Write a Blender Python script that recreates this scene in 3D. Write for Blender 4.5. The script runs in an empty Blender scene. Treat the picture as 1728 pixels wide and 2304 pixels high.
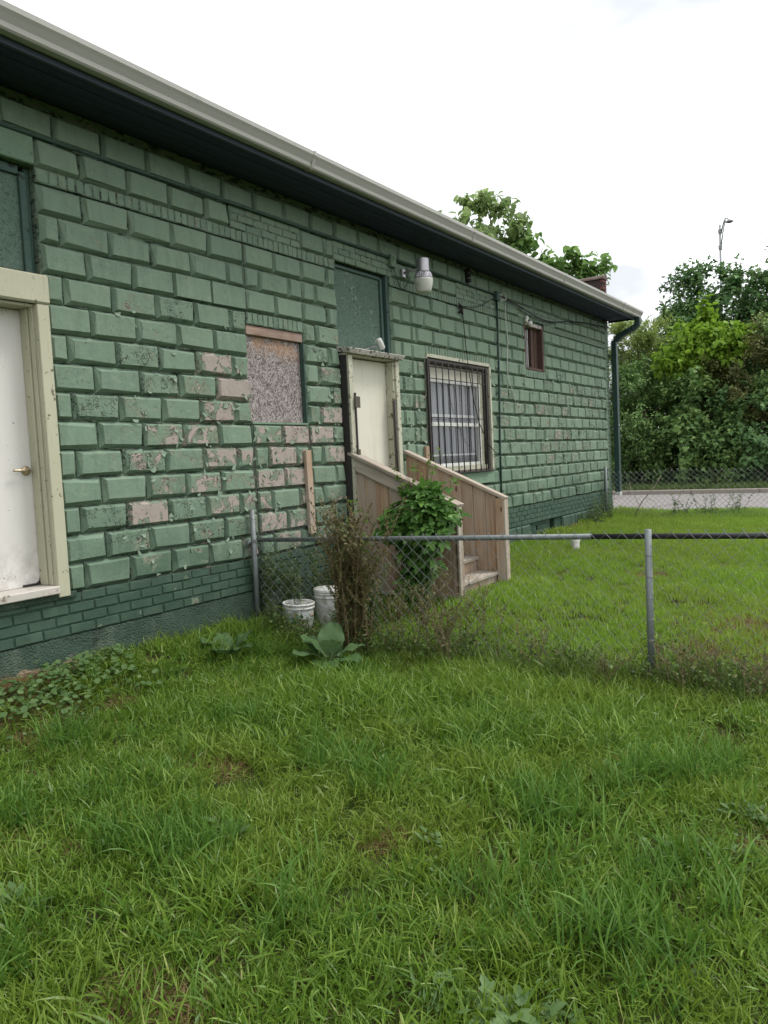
import bpy, bmesh, math, random
import numpy as np
from mathutils import Matrix, Vector

random.seed(7)
RNG = np.random.default_rng(11)
SC = bpy.context.scene
COL = SC.collection
R = math.radians

# ------------------------------------------------------------------ camera
# world: X along the wall (away from the viewer), Y into the building, Z = 0 at the top of the brick plinth
YAW, PITCH, ROLL = R(33.592), R(-3.862), R(-2.784)
CAM = Vector((-3.641, -4.884, 0.837))
_f0 = Vector((math.cos(YAW), math.sin(YAW), 0)); _r0 = Vector((math.sin(YAW), -math.cos(YAW), 0)); _up = Vector((0, 0, 1))
_f = _f0 * math.cos(PITCH) + _up * math.sin(PITCH)
_u = _up * math.cos(PITCH) - _f0 * math.sin(PITCH)
_r = _r0 * math.cos(ROLL) + _u * math.sin(ROLL)
_u2 = _u * math.cos(ROLL) - _r0 * math.sin(ROLL)
cam_data = bpy.data.cameras.new('camera')
cam_data.sensor_fit = 'VERTICAL'; cam_data.sensor_height = 36.0; cam_data.lens = 1744.75 / 2304 * 36.0
cam_data.clip_start = 0.05; cam_data.clip_end = 2000
cam = bpy.data.objects.new('camera', cam_data); COL.objects.link(cam)
mw = Matrix((_r, _u2, -_f)).transposed().to_4x4(); mw.translation = CAM
cam.matrix_world = mw
SC.camera = cam

# ------------------------------------------------------------------ sky, sun, exposure
SUN_EL, SUN_AZ = R(58), R(-52)          # azimuth measured from +X towards +Y
world = bpy.data.worlds.new('World'); SC.world = world; world.use_nodes = True
wn = world.node_tree; wn.nodes.clear()
def wnode(t, **kw):
    n = wn.nodes.new(t)
    for k, v in kw.items(): setattr(n, k, v)
    return n
sky = wnode('ShaderNodeTexSky', sky_type='NISHITA', sun_disc=False)
sky.sun_elevation = SUN_EL; sky.sun_rotation = R(90) - SUN_AZ; sky.air_density = 1.0; sky.dust_density = 2.0
sky_s = wnode('ShaderNodeVectorMath', operation='SCALE'); wn.links.new(sky.outputs[0], sky_s.inputs[0]); sky_s.inputs['Scale'].default_value = 0.11
tc = wnode('ShaderNodeTexCoord')
mp = wnode('ShaderNodeMapping'); mp.inputs['Scale'].default_value = (1.3, 1.3, 4.2); mp.inputs['Location'].default_value = (0.35, 0.1, 0.55); mp.inputs['Rotation'].default_value = (0.12, -0.1, 0.5)
wn.links.new(tc.outputs['Generated'], mp.inputs[0])
cn = wnode('ShaderNodeTexNoise'); cn.inputs['Scale'].default_value = 1.6; cn.inputs['Detail'].default_value = 5; cn.inputs['Roughness'].default_value = 0.5; cn.inputs['Distortion'].default_value = 0.5
wn.links.new(mp.outputs[0], cn.inputs['Vector'])
cr = wnode('ShaderNodeValToRGB')
cr.color_ramp.elements[0].position = 0.345; cr.color_ramp.elements[0].color = (0.53, 0.55, 0.575, 1)
cr.color_ramp.elements[1].position = 0.57; cr.color_ramp.elements[1].color = (1.22, 1.23, 1.25, 1)
wn.links.new(cn.outputs['Fac'], cr.inputs[0])
wmx = wnode('ShaderNodeMix', data_type='RGBA'); wmx.inputs[0].default_value = 0.96
wn.links.new(sky_s.outputs[0], wmx.inputs[6]); wn.links.new(cr.outputs[0], wmx.inputs[7])
bg = wnode('ShaderNodeBackground'); bg.inputs['Strength'].default_value = 1.0
wn.links.new(wmx.outputs[2], bg.inputs['Color'])
wo = wnode('ShaderNodeOutputWorld'); wn.links.new(bg.outputs[0], wo.inputs[0])

sun_d = bpy.data.lights.new('sun', 'SUN'); sun_d.energy = 1.5; sun_d.angle = R(18); sun_d.color = (1.0, 0.97, 0.92)
sun = bpy.data.objects.new('sun', sun_d); COL.objects.link(sun)
_sd = Vector((math.cos(SUN_EL) * math.cos(SUN_AZ), math.cos(SUN_EL) * math.sin(SUN_AZ), math.sin(SUN_EL)))
sun.rotation_euler = _sd.to_track_quat('Z', 'Y').to_euler(); sun.location = _sd * 40

SC.view_settings.view_transform = 'Standard'; SC.view_settings.look = 'None'
SC.view_settings.exposure = 0.77; SC.view_settings.gamma = 1.0; SC.view_settings.use_curve_mapping = False
SC.render.engine = 'CYCLES'
SC.cycles.use_denoising = True
SC.cycles.max_bounces = 5; SC.cycles.diffuse_bounces = 3; SC.cycles.glossy_bounces = 2; SC.cycles.transmission_bounces = 3; SC.cycles.transparent_max_bounces = 8
SC.cycles.caustics_reflective = False; SC.cycles.caustics_refractive = False

# ------------------------------------------------------------------ material helpers
class G:
    def __init__(s, name):
        s.m = bpy.data.materials.new(name); s.m.use_nodes = True
        s.t = s.m.node_tree; s.t.nodes.clear()
        s.out = s.t.nodes.new('ShaderNodeOutputMaterial')
    def put(s, sock, v):
        if isinstance(v, bpy.types.NodeSocket): s.t.links.new(v, sock)
        else:
            if isinstance(v, tuple) and len(v) == 3 and sock.type == 'RGBA': v = v + (1,)
            sock.default_value = v
    def n(s, typ, ins=None, **pr):
        nd = s.t.nodes.new(typ)
        for k, v in pr.items(): setattr(nd, k, v)
        for k, v in (ins or {}).items(): s.put(nd.inputs[k], v)
        return nd
    def pos(s): return s.n('ShaderNodeNewGeometry').outputs['Position']
    def obj(s): return s.n('ShaderNodeTexCoord').outputs['Object']
    def scale(s, v, sc, rot=(0, 0, 0)):
        return s.n('ShaderNodeMapping', {'Vector': v, 'Scale': sc, 'Rotation': rot}).outputs[0]
    def noise(s, v, sc, det=3, rough=0.55, dist=0.0):
        return s.n('ShaderNodeTexNoise', {'Vector': v, 'Scale': sc, 'Detail': det, 'Roughness': rough, 'Distortion': dist}).outputs['Fac']
    def vor(s, v, sc, feature='F1', out='Distance'):
        return s.n('ShaderNodeTexVoronoi', {'Vector': v, 'Scale': sc}, feature=feature).outputs[out]
    def math(s, op, a, b=0.0, c=None, clamp=False):
        nd = s.n('ShaderNodeMath', operation=op, use_clamp=clamp)
        s.put(nd.inputs[0], a); s.put(nd.inputs[1], b)
        if c is not None: s.put(nd.inputs[2], c)
        return nd.outputs[0]
    def rng(s, v, a, b, c=0.0, d=1.0, smooth=True):
        nd = s.n('ShaderNodeMapRange', interpolation_type='SMOOTHSTEP' if smooth else 'LINEAR')
        for k, x in zip((0, 1, 2, 3, 4), (v, a, b, c, d)): s.put(nd.inputs[k], x)
        return nd.outputs[0]
    def mix(s, f, a, b, mode='MIX'):
        nd = s.n('ShaderNodeMix', data_type='RGBA', blend_type=mode)
        s.put(nd.inputs[0], f); s.put(nd.inputs[6], a); s.put(nd.inputs[7], b)
        return nd.outputs[2]
    def ramp(s, f, stops):
        nd = s.n('ShaderNodeValToRGB'); cr = nd.color_ramp
        while len(cr.elements) < len(stops): cr.elements.new(0.5)
        for e, (p, c) in zip(cr.elements, stops): e.position = p; e.color = c + (1,)
        s.put(nd.inputs[0], f); return nd.outputs[0]
    def attr(s, name, out='Fac'): return s.n('ShaderNodeAttribute', attribute_name=name).outputs[out]
    def bump(s, h, dist=0.004, strength=1.0):
        return s.n('ShaderNodeBump', {'Height': h, 'Distance': dist, 'Strength': strength}).outputs[0]
    def sep(s, c): return s.n('ShaderNodeSeparateColor', {0: c}).outputs
    def xyz(s, v): return s.n('ShaderNodeSeparateXYZ', {0: v}).outputs
    def bsdf(s, col, rough=0.7, spec=0.3, metal=0.0, nrm=None):
        ins = {'Base Color': col, 'Roughness': rough, 'Specular IOR Level': spec, 'Metallic': metal}
        if nrm is not None: ins['Normal'] = nrm
        b = s.n('ShaderNodeBsdfPrincipled', ins)
        s.t.links.new(b.outputs[0], s.out.inputs[0]); return s.m
MATS = {}

def leaf_material(name, stops, trans=0.35, rough=0.5, patch=0.0, patch_col=(0.1, 0.1, 0.02), pscale=0.8, inst=False, spec=0.25):
    g = G(name)
    f = g.attr('rnd')
    if inst:
        r = g.n('ShaderNodeObjectInfo').outputs['Random']
        f = g.math('ADD', g.math('MULTIPLY', f, 0.6), g.math('MULTIPLY', r, 0.4))
    col = g.ramp(f, stops)
    if patch:
        col = g.mix(g.math('MULTIPLY', g.rng(g.noise(g.pos(), pscale, 3), 0.42, 0.66), patch), col, patch_col)
    b = g.n('ShaderNodeBsdfPrincipled', {'Base Color': col, 'Roughness': rough, 'Specular IOR Level': spec})
    t = g.n('ShaderNodeBsdfTranslucent', {'Color': col})
    mx = g.n('ShaderNodeMixShader', {0: trans, 1: b.outputs[0], 2: t.outputs[0]})
    g.t.links.new(mx.outputs[0], g.out.inputs[0])
    MATS[name] = g.m; return g.m

def paint_material(name, c1, c2, joined, moss=(0.050, 0.098, 0.062), rgh=0.72):
    """old green masonry paint, peeling from pinkish concrete; per piece: r = peel, g = tint, b = flaking"""
    g = G(name)
    p = g.pos(); z = g.xyz(p)[2]
    c = g.attr('piece', 'Color') if joined else g.n('ShaderNodeObjectInfo').outputs['Color']
    pr, pt, pf = g.sep(c)[:3]
    n1 = g.noise(p, 6.5, 2, 0.5, 1.0); n2 = g.noise(p, 24, 5, 0.65, 0.8)
    m = g.math('ADD', g.math('MULTIPLY', n1, 0.66), g.math('MULTIPLY', n2, 0.34))
    thr = g.math('ADD', g.math('MULTIPLY', pr, 0.50), 0.22)
    ny = g.math('MULTIPLY', g.xyz(g.n('ShaderNodeNewGeometry').outputs['True Normal'])[1], -1.0)
    thr = g.math('SUBTRACT', thr, g.math('MULTIPLY', g.rng(ny, 0.97, 0.88), 0.10))      # arrises keep more paint than faces
    mask = g.rng(g.math('SUBTRACT', thr, m), -0.008, 0.008)
    mold = g.rng(g.math('SUBTRACT', g.math('ADD', thr, 0.075), m), -0.01, 0.012)
    # small flaked spots
    fl = g.noise(p, 60, 2, 0.5, 1.2)
    spots = g.math('MULTIPLY', g.rng(fl, 0.66, 0.70), g.rng(pf, 0.1, 0.6))
    base = g.mix(g.noise(p, 1.1, 3), c1, c2)
    base = g.mix(g.math('MULTIPLY', g.rng(g.noise(g.scale(p, (11, 11, 2.2)), 1.0, 5, 0.65), 0.45, 0.75), 0.45), base, tuple(x * 0.62 for x in c1))
    base = g.mix(1.0, base, g.mix(pt, (0.86, 0.89, 0.87), (1.10, 1.08, 1.04)), 'MULTIPLY')
    base = g.mix(g.math('MULTIPLY', g.rng(g.noise(p, 14, 5, 0.65), 0.48, 0.72), 0.35), base, (c2[0] * 1.35, c2[1] * 1.2, c2[2] * 1.12))
    low = g.math('MULTIPLY', g.rng(z, 0.75, -0.25), g.rng(g.noise(p, 3.5, 4), 0.3, 0.62))
    base = g.mix(g.math('MULTIPLY', low, 0.85), base, moss)
    old = g.mix(n2, (0.15, 0.19, 0.13), (0.24, 0.26, 0.19))
    conc = g.mix(g.noise(p, 9, 5, 0.65), (0.25, 0.212, 0.185), (0.41, 0.355, 0.312))
    conc = g.mix(g.rng(g.noise(p, 40, 3), 0.62, 0.8), conc, (0.13, 0.11, 0.09))
    col = g.mix(g.math('MULTIPLY', mold, 0.8), base, old)
    col = g.mix(g.math('MULTIPLY', spots, 0.8), col, (0.055, 0.07, 0.05))
    col = g.mix(mask, col, conc)
    dm = g.math('ABSOLUTE', g.math('SUBTRACT', thr, m))
    line = g.math('MULTIPLY', g.rng(dm, 0.020, 0.006), g.rng(g.noise(p, 17, 2), 0.40, 0.55))
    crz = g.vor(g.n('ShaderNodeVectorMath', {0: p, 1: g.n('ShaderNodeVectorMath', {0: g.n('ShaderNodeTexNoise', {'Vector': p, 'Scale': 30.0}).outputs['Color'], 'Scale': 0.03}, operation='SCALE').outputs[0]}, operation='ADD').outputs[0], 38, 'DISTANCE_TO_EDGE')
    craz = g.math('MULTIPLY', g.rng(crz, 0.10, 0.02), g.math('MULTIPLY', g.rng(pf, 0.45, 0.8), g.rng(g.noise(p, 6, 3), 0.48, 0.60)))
    scar_shadow = g.math('MULTIPLY', g.rng(g.noise(g.scale(p, (15, 15, 22), (0, 0.6, 0)), 1.0, 3, 0.6, 1.4), 0.555 if joined else 0.605, 0.59 if joined else 0.64), g.rng(pf, 0.5, 0.75))  # dark slashes: shadows of curled paint put into the colour, with dirty peeled edges
    edge_ = g.math('MAXIMUM', g.math('MAXIMUM', line, craz), scar_shadow)
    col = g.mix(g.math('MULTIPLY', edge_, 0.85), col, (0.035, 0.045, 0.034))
    h = g.math('ADD', g.math('MULTIPLY', g.math('SUBTRACT', 1.0, mask), 0.55), g.math('MULTIPLY', g.math('SUBTRACT', 1.0, mold), 0.35))
    h = g.math('SUBTRACT', h, g.math('MULTIPLY', spots, 0.5))
    h = g.math('SUBTRACT', h, g.math('MULTIPLY', craz, 0.4))
    h = g.math('ADD', h, g.math('MULTIPLY', g.noise(p, 90, 4, 0.6), 0.35))
    h = g.math('ADD', h, g.math('MULTIPLY', g.noise(p, 22, 4, 0.6), 0.8))
    h = g.math('ADD', h, g.math('MULTIPLY', g.noise(p, 7, 3, 0.6), 1.2))
    nb = g.bump(h, 0.006, 0.9)
    rg = g.rng(mask, 0, 1, rgh, 0.92)
    MATS[name] = g.bsdf(col, rg, 0.16, 0, nb); return g.m

def simple(name, c1, c2, sc=6, rough=0.7, spec=0.3, metal=0.0, bumpd=0.002, bs=60, det=4, stain=None, stain_lo=0.6, stain_sc=5):
    g = G(name); p = g.pos()
    col = g.mix(g.noise(p, sc, det, 0.6), c1, c2)
    if stain: col = g.mix(g.rng(g.noise(p, stain_sc, 5, 0.65), stain_lo, stain_lo + 0.12), col, stain)
    MATS[name] = g.bsdf(col, rough, spec, metal, g.bump(g.noise(p, bs, 4, 0.6), bumpd)); return g.m

def wood_material(name, light, dark, grey=None, greyness=0.0, obj=True, scale=(34, 34, 1.6)):
    g = G(name); p = g.obj() if obj else g.pos()
    ri = g.n('ShaderNodeObjectInfo').outputs['Random']
    pv = g.n('ShaderNodeVectorMath', {0: p, 1: g.n('ShaderNodeCombineXYZ', {0: g.math('MULTIPLY', ri, 7.0), 1: g.math('MULTIPLY', ri, 3.0), 2: g.math('MULTIPLY', ri, 11.0)}).outputs[0]}, operation='ADD').outputs[0]
    gr = g.noise(g.scale(pv, scale), 1.0, 4, 0.6, 0.8)
    big = g.noise(g.scale(pv, (5, 5, 0.7)), 1.0, 3)
    col = g.mix(g.rng(gr, 0.3, 0.72), dark, light)
    col = g.mix(1.0, col, g.mix(ri, (0.80, 0.80, 0.80), (1.12, 1.06, 1.0)), 'MULTIPLY')
    if grey: col = g.mix(g.math('MULTIPLY', g.rng(big, 0.35, 0.65), greyness), col, grey)
    kn = g.vor(g.scale(pv, (6, 6, 2.2)), 1.0)
    col = g.mix(g.rng(kn, 0.10, 0.05), col, tuple(x * 0.35 for x in dark))
    MATS[name] = g.bsdf(col, 0.8, 0.2, 0, g.bump(gr, 0.004)); return g.m

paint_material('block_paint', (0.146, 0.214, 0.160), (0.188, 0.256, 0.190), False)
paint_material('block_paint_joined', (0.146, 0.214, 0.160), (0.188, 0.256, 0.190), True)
paint_material('brick_paint', (0.140, 0.206, 0.154), (0.182, 0.248, 0.184), False)
paint_material('brick_paint_joined', (0.140, 0.206, 0.154), (0.182, 0.248, 0.184), True)
paint_material('plinth_paint', (0.050, 0.088, 0.064), (0.080, 0.124, 0.088), False, moss=(0.042, 0.078, 0.055))
paint_material('plinth_paint_joined', (0.050, 0.088, 0.064), (0.080, 0.124, 0.088), True, moss=(0.042, 0.078, 0.055))

def _mortar():
    g = G('mortar'); p = g.pos(); z = g.xyz(p)[2]
    col = g.mix(g.noise(p, 4, 4), (0.115, 0.175, 0.130), (0.175, 0.24, 0.175))
    col = g.mix(g.rng(g.noise(p, 11, 5, 0.7), 0.50, 0.62), col, (0.20, 0.235, 0.165))
    col = g.mix(g.rng(g.noise(g.scale(p, (9, 9, 26)), 1.0, 5, 0.7), 0.50, 0.60), col, (0.040, 0.052, 0.040))
    x = g.xyz(p)[0]
    reg = g.math('MULTIPLY', g.math('MULTIPLY', g.rng(x, 0.3, 1.0), g.rng(x, 3.2, 2.9)), g.rng(z, 1.9, 1.4))
    col = g.mix(g.math('MULTIPLY', reg, g.rng(g.noise(p, 8, 4, 0.6, 1.0), 0.52, 0.56)), col, (0.25, 0.215, 0.18))
    col = g.mix(g.rng(z, 0.1, -0.1), col, (0.036, 0.070, 0.048))
    MATS['mortar'] = g.bsdf(col, 0.85, 0.2, 0, g.bump(g.math('ADD', g.noise(p, 45, 5, 0.7), g.noise(p, 140, 3)), 0.012))
_mortar()
def _foundation():
    g = G('foundation'); p = g.pos(); x, y, z = g.xyz(p)[:3]
    col = g.mix(g.noise(p, 5, 4), (0.030, 0.054, 0.038), (0.050, 0.080, 0.056))
    edge = g.math('ADD', z, g.math('MULTIPLY', g.noise(p, 6, 4), 0.22))
    bare = g.math('MULTIPLY', g.rng(edge, -0.335, -0.365), g.rng(x, -0.15, -0.60))
    damp = g.rng(g.noise(g.scale(p, (3, 3, 0.8)), 1.0, 5, 0.65), 0.50, 0.66); col = g.mix(g.math('MULTIPLY', damp, 0.55), col, (0.10, 0.13, 0.095))
    col = g.mix(g.rng(g.noise(p, 2.2, 5, 0.7), 0.58, 0.70), col, (0.022, 0.030, 0.022))
    chips = g.rng(g.noise(p, 7, 5, 0.7), 0.66, 0.70)
    bare = g.math('MAXIMUM', bare, g.math('MULTIPLY', chips, 0.8))
    beige = g.mix(g.noise(p, 30, 4), (0.20, 0.155, 0.10), (0.33, 0.27, 0.185))
    col = g.mix(bare, col, beige)
    peb = g.vor(p, 75)
    MATS['foundation'] = g.bsdf(col, 0.85, 0.2, 0, g.bump(g.math('ADD', g.math('MULTIPLY', peb, -1.0), g.math('MULTIPLY', g.noise(p, 12, 4), 1.6)), 0.008))
_foundation()
def _cream(name, c1, c2, chip=(0.30, 0.27, 0.20), lo=0.64):
    g = G(name); p = g.pos()
    col = g.mix(g.noise(p, 3, 3), c1, c2)
    crack = g.noise(g.scale(p, (70, 70, 3.0)), 1.0, 4, 0.6)
    col = g.mix(g.math('MULTIPLY', g.rng(crack, 0.58, 0.72), 0.45), col, chip)
    col = g.mix(g.rng(g.noise(p, 22, 4, 0.6), lo, lo + 0.05), col, tuple(x * 0.45 for x in chip))
    MATS[name] = g.bsdf(col, 0.55, 0.35, 0, g.bump(crack, 0.003))
_cream('cream_trim', (0.38, 0.375, 0.265), (0.47, 0.46, 0.34))
_cream('worn_trim', (0.36, 0.365, 0.27), (0.47, 0.46, 0.36), (0.22, 0.20, 0.15), 0.58)
_cream('weathered_cap', (0.30, 0.28, 0.25), (0.50, 0.48, 0.43), (0.13, 0.11, 0.09), 0.56)
def _door(name, c1, c2, dirt):
    g = G(name); p = g.pos(); z = g.xyz(p)[2]
    col = g.mix(g.noise(p, 2, 3), c1, c2)
    rub = g.math('MULTIPLY', g.rng(g.noise(g.scale(p, (9, 9, 1.1)), 1.0, 5, 0.65), 0.50, 0.74), 0.35)
    col = g.mix(rub, col, dirt)
    low = g.math('MULTIPLY', g.rng(z, 0.55, 0.05), g.rng(g.noise(p, 11, 5, 0.7), 0.40, 0.66))
    col = g.mix(g.math('MULTIPLY', low, 0.5), col, tuple(x * 0.6 for x in dirt))
    col = g.mix(g.rng(g.noise(p, 48, 2, 0.5), 0.735, 0.75), col, (0.10, 0.09, 0.08))
    MATS[name] = g.bsdf(col, 0.5, 0.3, 0, g.bump(g.noise(p, 3.5, 3), 0.006))
_door('white_door', (0.61, 0.59, 0.56), (0.66, 0.64, 0.605), (0.42, 0.40, 0.36))
_door('cream_panel', (0.575, 0.555, 0.465), (0.635, 0.615, 0.52), (0.40, 0.375, 0.29))
simple('door_sill', (0.42, 0.39, 0.35), (0.52, 0.49, 0.44), 8, 0.6, stain=(0.16, 0.12, 0.09), stain_lo=0.58, stain_sc=12)
simple('grime', (0.02, 0.02, 0.02), (0.05, 0.045, 0.04), 30, 0.95)
simple('green_frame', (0.030, 0.062, 0.052), (0.055, 0.10, 0.080), 14, 0.65, stain=(0.012, 0.016, 0.015), stain_lo=0.58, stain_sc=10, bumpd=0.004)
simple('dark_frame', (0.060, 0.050, 0.042), (0.11, 0.095, 0.075), 20, 0.8, stain=(0.02, 0.017, 0.015), stain_lo=0.55, bumpd=0.004)
simple('black_iron', (0.016, 0.013, 0.012), (0.032, 0.025, 0.022), 30, 0.6, 0.4, stain=(0.075, 0.038, 0.02), stain_lo=0.62, stain_sc=18)
simple('soffit_paint', (0.026, 0.034, 0.076), (0.036, 0.046, 0.092), 3, 0.7, stain=(0.020, 0.027, 0.058), stain_lo=0.58)
simple('fascia_paint', (0.034, 0.046, 0.066), (0.046, 0.060, 0.080), 4, 0.65, stain=(0.14, 0.13, 0.10), stain_lo=0.70, stain_sc=9)
simple('gutter_metal', (0.345, 0.34, 0.31), (0.405, 0.40, 0.365), 1.5, 0.42, 0.4, stain=(0.27, 0.265, 0.235), stain_lo=0.62, stain_sc=2, bumpd=0.0008)
simple('green_metal', (0.011, 0.034, 0.030), (0.017, 0.046, 0.040), 3, 0.42, 0.45, stain=(0.07, 0.10, 0.08), stain_lo=0.72)
simple('galvanised', (0.125, 0.145, 0.145), (0.19, 0.21, 0.21), 14, 0.55, 0.4, 0.35, stain=(0.15, 0.145, 0.13), stain_lo=0.6, stain_sc=8)
simple('wire', (0.20, 0.21, 0.215), (0.31, 0.32, 0.325), 9, 0.55, 0.4, 0.5, stain=(0.16, 0.13, 0.10), stain_lo=0.60, stain_sc=1.5)
simple('black_pipe', (0.012, 0.012, 0.013), (0.022, 0.022, 0.024), 9, 0.45, 0.45)
simple('lamp_metal', (0.32, 0.31, 0.33), (0.46, 0.45, 0.47), 12, 0.4, 0.5, 0.8, stain=(0.24, 0.2, 0.2), stain_lo=0.6)
simple('lamp_globe', (0.42, 0.43, 0.38), (0.55, 0.56, 0.50), 8, 0.35, 0.5, stain=(0.34, 0.34, 0.29), stain_lo=0.6)
simple('brass', (0.42, 0.34, 0.22), (0.52, 0.44, 0.31), 10, 0.32, 0.5, 0.85)
simple('white_plastic', (0.56, 0.56, 0.53), (0.66, 0.66, 0.63), 6, 0.45, 0.4, stain=(0.36, 0.34, 0.28), stain_lo=0.54, stain_sc=9)
simple('cable', (0.010, 0.010, 0.010), (0.02, 0.02, 0.02), 9, 0.6)
simple('white_wire', (0.55, 0.56, 0.52), (0.66, 0.66, 0.62), 9, 0.6)
simple('old_brick', (0.028, 0.020, 0.019), (0.055, 0.036, 0.032), 14, 0.9, stain=(0.03, 0.025, 0.025), stain_lo=0.5, bumpd=0.006)
simple('red_brick', (0.085, 0.034, 0.028), (0.13, 0.050, 0.04), 14, 0.9, stain=(0.08, 0.05, 0.04), stain_lo=0.58, bumpd=0.006)
simple('terracotta', (0.06, 0.046, 0.038), (0.12, 0.075, 0.055), 8, 0.7, stain=(0.13, 0.13, 0.11), stain_lo=0.55, stain_sc=6)
simple('red_wood', (0.060, 0.034, 0.027), (0.115, 0.066, 0.052), 14, 0.8, stain=(0.30, 0.26, 0.24), stain_lo=0.66, stain_sc=12, bumpd=0.004)
simple('curtain', (0.20, 0.20, 0.21), (0.29, 0.285, 0.30), 3, 0.9)
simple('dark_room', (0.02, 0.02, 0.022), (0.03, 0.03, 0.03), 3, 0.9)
simple('roof_felt', (0.10, 0.10, 0.10), (0.15, 0.15, 0.145), 3, 0.9)
simple('kerb_concrete', (0.20, 0.175, 0.15), (0.28, 0.25, 0.215), 3, 0.9, stain=(0.15, 0.13, 0.10), stain_lo=0.55, stain_sc=2, bumpd=0.008)
simple('bark', (0.075, 0.060, 0.045), (0.14, 0.115, 0.09), 8, 0.9, bumpd=0.012, bs=25)
simple('dry_stem', (0.13, 0.10, 0.055), (0.20, 0.155, 0.085), 8, 0.85)
simple('green_stem', (0.05, 0.085, 0.025), (0.085, 0.12, 0.04), 8, 0.8)
simple('pale_twig', (0.36, 0.31, 0.25), (0.46, 0.41, 0.33), 8, 0.85)
simple('pole_metal', (0.20, 0.21, 0.22), (0.26, 0.27, 0.28), 3, 0.6)
simple('lintel_render', (0.135, 0.210, 0.150), (0.19, 0.27, 0.185), 5, 0.85, stain=(0.065, 0.09, 0.065), stain_lo=0.56, stain_sc=14, bumpd=0.01, bs=30)
simple('flake', (0.13, 0.20, 0.145), (0.24, 0.29, 0.215), 30, 0.7)
wood_material('new_wood', (0.43, 0.315, 0.215), (0.255, 0.165, 0.105), (0.37, 0.315, 0.26), 0.85)
wood_material('grey_wood', (0.42, 0.375, 0.31), (0.25, 0.205, 0.16), (0.42, 0.385, 0.34), 0.7)
wood_material('lintel_wood', (0.36, 0.26, 0.21), (0.17, 0.11, 0.085), (0.34, 0.28, 0.24), 0.5, obj=False, scale=(1.8, 40, 40))

def _osb(name, tints, painted):
    g = G(name); p = g.pos()
    sel = g.sep(g.vor(g.n('ShaderNodeVectorMath', {0: p, 1: (0, 0, 0)}, operation='ADD').outputs[0], 45.0, 'F1', 'Color'))[1]
    acc = None
    for k, (rot, sc) in enumerate(((0.35, 1.0), (-0.95, 1.2), (1.50, 0.9), (2.35, 1.05), (0.9, .8))):
        q = g.n('ShaderNodeMapping', {'Vector': p, 'Rotation': (0, rot, 0), 'Location': (k * 3.1, 0, k)}).outputs[0]
        v = g.sep(g.vor(g.scale(q, (24 * sc, 24, 110 * sc)), 1.0, 'F1', 'Color'))[0]
        if acc is None: acc = v
        else:
            f = g.math('GREATER_THAN', sel, k * 0.2)
            acc = g.math('ADD', g.math('MULTIPLY', acc, g.math('SUBTRACT', 1.0, f)), g.math('MULTIPLY', v, f))
    if painted:
        col = g.mix(g.rng(acc, 0.2, 0.8), tints[0], tints[1])
        col = g.mix(g.math('MULTIPLY', g.rng(acc, 0.16, 0.08), 0.8), col, tints[2])
        chips = g.rng(acc, 0.90, 0.93)
        col = g.mix(g.math('MULTIPLY', chips, g.rng(g.noise(p, 3.0, 3), 0.5, 0.65)), col, (0.34, 0.36, 0.27))
    else:
        col = g.ramp(acc, [(0.12, tints[2]), (0.36, tints[0]), (0.62, tints[1]), (0.9, (0.40, 0.36, 0.34))])
        z = g.xyz(p)[2]
        warm = g.math('MULTIPLY', g.rng(z, 1.75, 2.02), g.rng(g.noise(p, 5, 3), 0.4, 0.6))
        col = g.mix(g.math('MULTIPLY', warm, 0.6), col, (0.42, 0.24, 0.13))
    MATS[name] = g.bsdf(col, 0.8, 0.2, 0, g.bump(acc, 0.005))
_osb('osb_bare', ((0.195, 0.168, 0.162), (0.30, 0.265, 0.258), (0.10, 0.082, 0.078)), False)
_osb('osb_green', ((0.090, 0.142, 0.112), (0.115, 0.170, 0.134), (0.050, 0.08, 0.062)), True)

def _glass():
    g = G('window_glass')
    tr = g.n('ShaderNodeBsdfTransparent', {'Color': (0.80, 0.82, 0.84, 1)})
    gl = g.n('ShaderNodeBsdfGlossy', {'Roughness': 0.05, 'Color': (0.9, 0.9, 0.9, 1)})
    mx = g.n('ShaderNodeMixShader', {0: 0.14, 1: tr.outputs[0], 2: gl.outputs[0]})
    g.t.links.new(mx.outputs[0], g.out.inputs[0]); MATS['window_glass'] = g.m
_glass()
def _bucket():
    g = G('bucket_print'); o = g.obj(); p = g.pos(); x, y, z = g.xyz(o)[:3]
    ang = g.math('ARCTAN2', y, x)
    lines = g.rng(g.noise(g.scale(o, (6, 6, 60)), 1.0, 1), 0.5, 0.55)
    zone = g.math('MULTIPLY', g.rng(z, 0.05, 0.06), g.rng(z, 0.27, 0.26))
    teal = g.math('MULTIPLY', zone, g.rng(ang, -1.75, -1.70))
    col = g.mix(g.noise(p, 7, 4), (0.60, 0.61, 0.60), (0.72, 0.72, 0.70))
    lab = g.mix(lines, (0.62, 0.64, 0.63), (0.16, 0.32, 0.33))
    col = g.mix(teal, col, lab)
    grey = g.math('MULTIPLY', zone, g.math('MULTIPLY', g.rng(ang, -1.75, -1.80), g.rng(g.noise(g.scale(o, (20, 20, 70)), 1.0, 2), 0.5, 0.6)))
    col = g.mix(g.math('MULTIPLY', grey, 0.7), col, (0.22, 0.24, 0.25))
    flo = g.rng(g.vor(g.scale(o, (14, 14, 12)), 1.0), 0.22, 0.16)
    col = g.mix(g.math('MULTIPLY', zone, flo), col, (0.62, 0.20, 0.09))
    col = g.mix(g.rng(g.noise(p, 9, 5, 0.65), 0.50, 0.66), col, (0.33, 0.31, 0.25))
    MATS['bucket_print'] = g.bsdf(col, 0.45, 0.35)
_bucket()
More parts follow.
